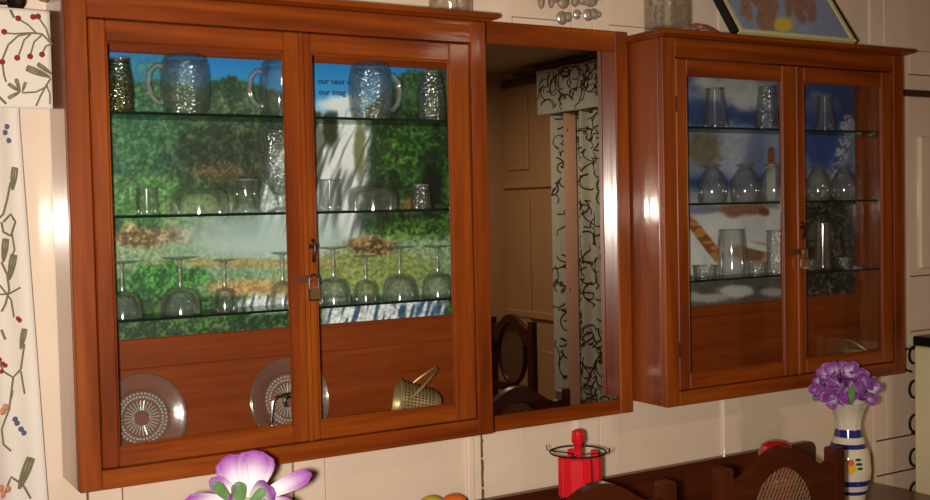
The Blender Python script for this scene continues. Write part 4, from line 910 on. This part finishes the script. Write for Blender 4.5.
# blue-banded vases with silk flowers
def vase(x, y, label, flabel, seed, big, scale=1.0, rotz=0.0):
    t = empty('ceramic_vase', (x, y, ZTAB+0.0005), rotz); tag(t, label, 'vase', 'blue-banded ceramic vases'); t.scale = (1, 1, 1.10)
    H = 0.300
    pr = [(0.040, 0), (0.043, 0.008), (0.050, 0.045), (0.062, 0.085), (0.066, 0.115), (0.062, 0.15), (0.052, 0.18), (0.042, 0.205), (0.037, 0.225), (0.037, 0.24), (0.041, 0.262), (0.050, 0.285), (0.060, 0.298), (0.061, 0.300)]
    def rad(z): return float(np.interp(z, [p[1] for p in pr], [p[0] for p in pr]))
    prof = [(0, 0)]+[(rad(z), z) for z in np.linspace(0, 0.300, 31)]
    MB().lathe(prof+[(0.056, 0.297), (0.034, 0.24), (0.034, 0.22), (0, 0.215)], 40, mod=lambda a, z, q: 1+(0.035*math.cos(10*a) if 0.225 < z < 0.299 and q < 32 else 0)).build('vase_body', CERAM, t, True)
    for z0, z1 in ((0.205, 0.226), (0.176, 0.188), (0.075, 0.090), (0.050, 0.060), (0.006, 0.016)):
        zs = np.linspace(z0, z1, 4); MB().lathe([(rad(z)-0.002, z) if i in (0, 5) else (rad(z)+0.0009, z) for i, z in enumerate([z0]+list(zs)+[z1])], 40).build('blue_band', BLUE, t, True)
    # painted flower facing the room
    a0 = math.atan2(CAM[1]-y, CAM[0]-x)+0.10-rotz
    def spot(da, z, ra, rz_, mat, nm):
        m = MB(); vs = []; n = 12
        for i in range(n+1):
            q = 2*math.pi*i/n; rr = 0 if i == n else 1
            aa = a0+(da+ra*rr*math.cos(q))/0.062; zv = z+rz_*rr*math.sin(q); r_ = rad(zv)+0.0012; vs.append((r_*math.cos(aa), r_*math.sin(aa), zv))
        m.add(vs, [(i, (i+1) % n, n) for i in range(n)]); m.build(nm, mat, t)
    spot(0.000, 0.142, 0.010, 0.010, CORG, 'painted_petal'); spot(-0.006, 0.128, 0.008, 0.010, CYEL, 'painted_petal'); spot(0.008, 0.127, 0.008, 0.010, CYEL, 'painted_petal'); spot(0.0, 0.118, 0.007, 0.007, CYEL, 'painted_petal')
    spot(0.022, 0.150, 0.010, 0.004, CGRN, 'painted_leaf'); spot(0.024, 0.138, 0.011, 0.004, CGRN, 'painted_leaf'); spot(0.026, 0.126, 0.009, 0.004, CGRN, 'painted_leaf'); spot(-0.022, 0.148, 0.010, 0.004, CGRN, 'painted_leaf')
    # flowers
    ft = empty('silk_flowers', (x, y, ZTAB+0.290), rotz); tag(ft, flabel, 'flowers', 'purple and white silk flowers')
    rr = random.Random(seed)
    def petal(base, dirv, L, Wd, cup, nm='petal', green=False, white=0.45, face=None):
        dv = Vector(dirv).normalized(); hint = Vector(face) if face else Vector((0, 0, 1)); side = dv.cross(hint); side = side.normalized() if side.length > 0.05 else Vector((1, 0, 0)); up = side.cross(dv).normalized()
        nu, nv = 6, 8; vs = []; cols = []
        for layer in (0, 1):
            for j in range(nv+1):
                v = j/nv; hw = Wd*(0.18+0.95*v**0.7)*math.sqrt(max(0.03, 1-v**5))
                for i in range(nu+1):
                    u = i/nu*2-1
                    p = Vector(base)+dv*(L*v)+side*(hw*u)+up*(cup*L*(v**1.8)+0.35*hw*u*u-0.02*L*math.sin(5*u+seed)*v)-up*(0.0012*layer)
                    vs.append(p); k = sm(white, 0.95, np.array(v+0.12*abs(u)))
                    cols.append((0.78-0.46*k, 0.72-0.65*k, 0.78-0.40*k, 1))
        W_ = nu+1; Lr = W_*(nv+1); fs = []
        for j in range(nv):
            for i in range(nu): a = j*W_+i; fs += [(a, a+1, a+W_+1, a+W_), (Lr+a, Lr+a+W_, Lr+a+W_+1, Lr+a+1)]
        for j in range(nv): fs += [(j*W_, (j+1)*W_, Lr+(j+1)*W_, Lr+j*W_), (j*W_+nu, Lr+j*W_+nu, Lr+(j+1)*W_+nu, (j+1)*W_+nu)]
        for i in range(nu): fs += [(nv*W_+i, nv*W_+i+1, Lr+nv*W_+i+1, Lr+nv*W_+i)]
        me = bpy.data.meshes.new(nm); me.from_pydata([tuple(q) for q in vs], [], fs)
        if green: me.materials.append(LEAF)
        else:
            at = me.color_attributes.new('Col', 'FLOAT_COLOR', 'POINT'); at.data.foreach_set('color', np.array(cols, np.float32).ravel()); me.materials.append(PETAL)
        me.polygons.foreach_set('use_smooth', [True]*len(me.polygons))
        o = bpy.data.objects.new(nm, me); COL.objects.link(o); o.parent = ft
    # dir towards camera in local coordinates
    tc = Matrix.Rotation(-rotz, 3, 'Z') @ Vector((CAM[0]-x, CAM[1]-y, 0)).normalized(); ts = Vector((-tc.y, tc.x, 0))   # ts: to the viewer's right
    def W_(r_, f_, u_): return ts*r_+tc*f_+Vector((0, 0, u_))
    if big:       # one open, lotus-like bloom
        zc = aty(247, 503, y)[2]-(ZTAB+0.290)
        for r_, f_, u_, w_, cup in ((-0.036, -0.03, 0.082, 0.032, 0.12), (0.022, -0.025, 0.090, 0.040, 0.12), (-0.008, -0.05, 0.075, 0.04, 0.1), (0.118, -0.02, 0.042, 0.018, 0.15), (-0.118, 0.02, 0.012, 0.022, 0.15), (-0.066, -0.01, 0.046, 0.018, 0.2),
                                  (-0.046, 0.05, 0.022, 0.030, 0.25), (0.058, 0.045, 0.034, 0.032, 0.25), (0.0, 0.06, -0.004, 0.036, 0.3), (0.09, 0.04, -0.02, 0.03, 0.1), (-0.08, 0.06, -0.02, 0.03, 0.1)):
            d_ = W_(r_, f_, u_); petal(d_*0.12+Vector((0, 0, zc)), d_, d_.length*0.95, w_*1.15, cup, white=0.42, face=W_(0, 1, 0.25))
        for b0, d_, w_ in ((W_(-0.030, 0.03, 0.012), W_(-0.034, 0.012, 0.045), 0.013), (W_(-0.012, 0.045, 0.012), W_(-0.006, 0.0, 0.042), 0.017), (W_(0.004, 0.045, 0.010), W_(0.030, 0.0, 0.026), 0.012)): petal(b0+Vector((0, 0, zc)), d_, d_.length, w_, 0.05, 'leaf', True, face=W_(0, 1, 0.25))
        MB().ell(tuple(W_(0, 0.03, zc+0.002)), (0.018, 0.018, 0.016), 12, 8).build('flower_centre', plain('pale_green_centre', srgb(206, 220, 140), 0.6), ft, True)
    else:         # dense round bunch
        heads = [(-0.030, 0.045, 0.120), (0.025, 0.05, 0.125), (-0.072, 0.045, 0.055), (0.012, 0.075, 0.055), (0.055, 0.055, 0.085), (-0.028, 0.075, 0.030), (-0.070, 0.02, 0.072), (-0.045, 0.03, 0.105), (0.0, 0.01, 0.115), (0.045, 0.02, 0.100), (0.078, 0.01, 0.062), (-0.02, 0.06, 0.072), (0.035, 0.06, 0.070), (-0.050, 0.055, 0.042), (0.068, 0.045, 0.030), (0.0, 0.07, 0.036), (0.0, -0.05, 0.085), (-0.05, -0.05, 0.06), (0.05, -0.05, 0.06)]
        for hi, (r_, f_, u_) in enumerate(heads):
            r_ = r_*0.95-0.012; u_ = 0.036+u_*0.84; c0 = W_(r_, f_, u_)
            nrm = W_(r_*9, f_*4+0.55, (u_-0.07)*9).normalized()
            e1 = nrm.cross(Vector((0, 0, 1))).normalized(); e2 = nrm.cross(e1)
            for k in range(5):
                a = k*1.2566+hi*0.7+0.5*rr.random(); dv = (e1*math.cos(a)+e2*math.sin(a))+nrm*(0.1+1.1*rr.random())
                petal(c0-nrm*0.012, dv, 0.030+0.014*rr.random(), 0.015+0.008*rr.random(), 0.45, white=(-0.3, 0.55, -0.1, 1.2)[(k*3+hi) % 4], face=nrm)
            MB().ell(tuple(c0-nrm*0.022), (0.016, 0.016, 0.016), 8, 6).build('flower_heart', PURP, ft, True)
        for b0, d_, L, w_ in ((W_(0.010, 0.095, 0.050), W_(0.02, 0.1, 1), 0.055, 0.012), (W_(-0.075, 0.03, 0.055), W_(-1, 0.2, -0.2), 0.028, 0.010)): petal(b0, d_, L, w_, 0.05, 'leaf', True, face=W_(0, 1, 0.2))
    MB().tube([(0, 0, -0.035), (0, 0, 0.03), tuple(W_(0, 0.01, 0.06))], 0.012, 10).build('stem_bundle', LEAF, ft, True)
Pv = aty(848, 405, -0.30); vase(Pv[0], -0.30, 'cream vase with blue bands and painted flower near the fridge', 'dense bunch of purple and white silk flowers in the banded vase', 3, False)
Pf = aty(247, 490, -0.47); vase(Pf[0], -0.47, 'blue-banded vase holding the open lotus-like bloom', 'large open purple and white silk bloom below the waterfall cabinet', 5, True)

# fruit bowl
Pb = aty(443, 496, -0.17); bx = Pb[0]; by = -0.17
fb = empty('fruit_bowl', (bx, by, ZTAB+0.0005)); tag(fb, 'dark footed bowl holding artificial fruit', 'bowl')
MB().lathe([(0, 0), (0.05, 0), (0.05, 0.008), (0.015, 0.02), (0.015, 0.075), (0.05, 0.09), (0.092, 0.125), (0.096, 0.132), (0.090, 0.128), (0.05, 0.097), (0, 0.090)], 32).build('bowl_body', IRON, fb, True)
zt_ = aty(443, 493.5, by)[2]
for dx, dy, r, mat, nm, lab in ((-0.034, 0.0, 0.036, YELLOW, 'yellow_fruit', 'yellow artificial fruit on top of the dark bowl'), (0.028, -0.004, 0.037, ORANGE, 'orange_fruit', 'orange artificial fruit on top of the dark bowl')):
    o = MB().ell((0, 0, 0), (r*1.05, r, r*0.95), 20, 14).build(nm, mat, None, True); o.location = (bx+dx, by+dy, zt_-r*0.95-(0.004 if dx > 0 else 0)); tag(o, lab, 'fruit')
for dx, dy, r, mat, nm, lab in ((-0.03, -0.02, 0.026, ORANGE, 'orange_fruit', 'small orange fruit resting low in the dark bowl'), (0.03, 0.02, 0.026, YELLOW, 'yellow_fruit', 'small yellow fruit resting low in the dark bowl')):
    pass

# cutlery stand with red handles
Pc = aty(578, 452, -0.30); cs = empty('cutlery_stand', (Pc[0], -0.30, ZTAB+0.0005)); tag(cs, 'wire cutlery stand with red plastic post on the table', 'stand')
rz_ = Pc[2]-ZTAB; rr_ = 28/F*depth(Pc)
MB().lathe([(0, 0), (0.062, 0), (0.060, 0.010), (0.012, 0.018), (0.010, rz_+0.0), (0.011, rz_+0.018), (0.017, rz_+0.028), (0.015, rz_+0.052), (0.008, rz_+0.057), (0, rz_+0.058)], 20).build('post', REDP, cs, True)
MB().tube([(rr_*math.cos(a), rr_*math.sin(a), rz_) for a in np.linspace(0, 2*math.pi, 33)[:-1]], 0.0022, 6, closed=True).build('ring', IRON, cs, True)
for k in range(4):
    a = math.pi*k/2+0.75; MB().tube([(0.012*math.cos(a), 0.012*math.sin(a), rz_-0.006), (rr_*math.cos(a), rr_*math.sin(a), rz_), (rr_*1.12*math.cos(a), rr_*1.12*math.sin(a), rz_+0.002), (rr_*1.14*math.cos(a), rr_*1.14*math.sin(a), rz_+0.014)], 0.0016, 5).build('hook', IRON, cs, True)
tocam = math.atan2(CAM[1]+0.30, CAM[0]-Pc[0])
for k, (da, w_) in enumerate(((-0.75, 0.011), (-0.40, 0.014), (-0.05, 0.019), (0.30, 0.015), (0.95, 0.010), (2.4, 0.012), (3.4, 0.012))):
    # da < 0 lies to the viewer's left
    a = tocam+da; rr2 = rr_*0.86; u = empty('red_handled_cutlery', (Pc[0]+rr2*math.cos(a), -0.30+rr2*math.sin(a), ZTAB+0.03), a+math.pi/2)
    tag(u, 'red-handled piece of cutlery hanging in the wire stand', 'cutlery', 'red-handled cutlery')
    hz = rz_-0.03
    MB().box(-w_, w_, -0.005, 0.005, hz-0.105, hz-0.004, bev=0.004).build('handle', REDP, u)
    MB().box(-0.005, 0.005, -0.001, 0.001, 0.03, hz-0.106, bev=0.0004).build('neck', CHROME, u)
    MB().ell((0, 0, 0.028), (0.014, 0.003, 0.026), 12, 8).build('blade', CHROME, u, True)

# red jar behind the chair
Pj = aty(776, 441, -0.20); jz = Pj[2]-ZTAB
jr = empty('red_jar', (Pj[0], -0.20, ZTAB+0.0005)); tag(jr, 'rounded red jar on the table behind the cane-backed chair', 'jar')
MB().lathe([(0, 0), (0.050, 0), (0.056, 0.01), (0.058, 0.08), (0.056, 0.13), (0.052, jz-0.050), (0, jz-0.050)], 32).build('jar_body', REDJ, jr, True)
MB().lathe([(0, jz-0.0495), (0.052, jz-0.0495), (0.052, jz-0.036), (0.044, jz-0.012), (0.026, jz-0.002), (0, jz)], 32).build('lid', REDJ, jr, True)
MB().lathe([(0.0585, 0.09), (0.0592, 0.092), (0.0592, 0.112), (0.0580, 0.114), (0.0565, 0.112), (0.0565, 0.09), (0.0585, 0.09)], 32).build('gold_band', CYEL, jr, True)

# refrigerator with its black condenser coil towards the wall
FX, FY1, FY0, FH = 2.788, -0.10, -0.66, ZB+0.106
fg = empty('refrigerator', (FX+0.275, -0.38, 0)); tag(fg, 'small cream refrigerator with black top beside the panelled wall', 'refrigerator')
def fpart(name, mat, x0, x1, y0, y1, z0, z1, bev=0.004): return MB().box(x0-FX-0.275, x1-FX-0.275, y0+0.38, y1+0.38, z0, z1, 0, bev).build(name, mat, fg)
fpart('fridge_body', FRIDGE, FX, FX+0.55, FY0+0.05, FY1, 0.06, FH-0.034, 0.006); fpart('black_top', BLACK, FX-0.003, FX+0.553, FY0, FY1+0.003, FH-0.0335, FH)
dr = fpart('fridge_door', FRIDGE, FX, FX+0.55, FY0, FY0+0.0495, 0.08, FH-0.036, 0.01)
fpart('handle', CHROME, FX+0.47, FX+0.49, FY0-0.025, FY0-0.0005, 0.7, 0.95, 0.004).parent = fg
for x in (FX+0.03, FX+0.48): fpart('foot', BLACK, x, x+0.04, FY0+0.10, FY0+0.14, 0, 0.0595, 0.002); fpart('foot', BLACK, x, x+0.04, FY1-0.08, FY1-0.04, 0, 0.0595, 0.002)
coil = MB(); pts = []
zs = np.arange(ZB+0.058, 0.25, -0.121); ox = -FX-0.275
for i, z in enumerate(zs):
    L0, R0 = FX+0.055, FX+0.50
    pts += [(R0, z), (L0+0.02, z)]+[(L0+0.02-0.027*math.sin(q), z-0.030+0.030*math.cos(q)) for q in np.linspace(0.3, math.pi-0.3, 7)]+[(L0+0.02, z-0.060), (R0, z-0.060)]
    pts += [(R0+0.02, z-0.072), (R0+0.02, z-0.108)] if i < len(zs)-1 else []
coil.tube([(a+ox, -0.045+0.38, b) for a, b in pts], 0.0045, 6); coil.build('condenser_coil', BLACK, fg, True)
MB().tube([(FX+0.018+ox, -0.040+0.38, ZB+0.055), (FX+0.016+ox, -0.040+0.38, ZB+0.02), (FX+0.03+ox, -0.042+0.38, ZB-0.02), (FX+0.06+ox, -0.045+0.38, ZB-0.03)], 0.0045, 6).build('coil_pipe', BLACK, fg, True)
MB().tube([(FX+0.012+ox, -0.040+0.38, ZB+0.052), (FX+0.10+ox, -0.06+0.38, ZB+0.052)], 0.004, 6).build('coil_bracket', BLACK, fg, True)
for x in (0.12, 0.42): MB().box(FX+x+ox, FX+x+0.012+ox, -0.0395+0.38, 0.2805-0.001, 0.3, ZB+0.04).build('coil_strut', BLACK, fg) if False else MB().box(FX+x+ox, FX+x+0.012+ox, -0.0995+0.38, -0.05+0.38, 0.6, 0.62).build('coil_strut', BLACK, fg)
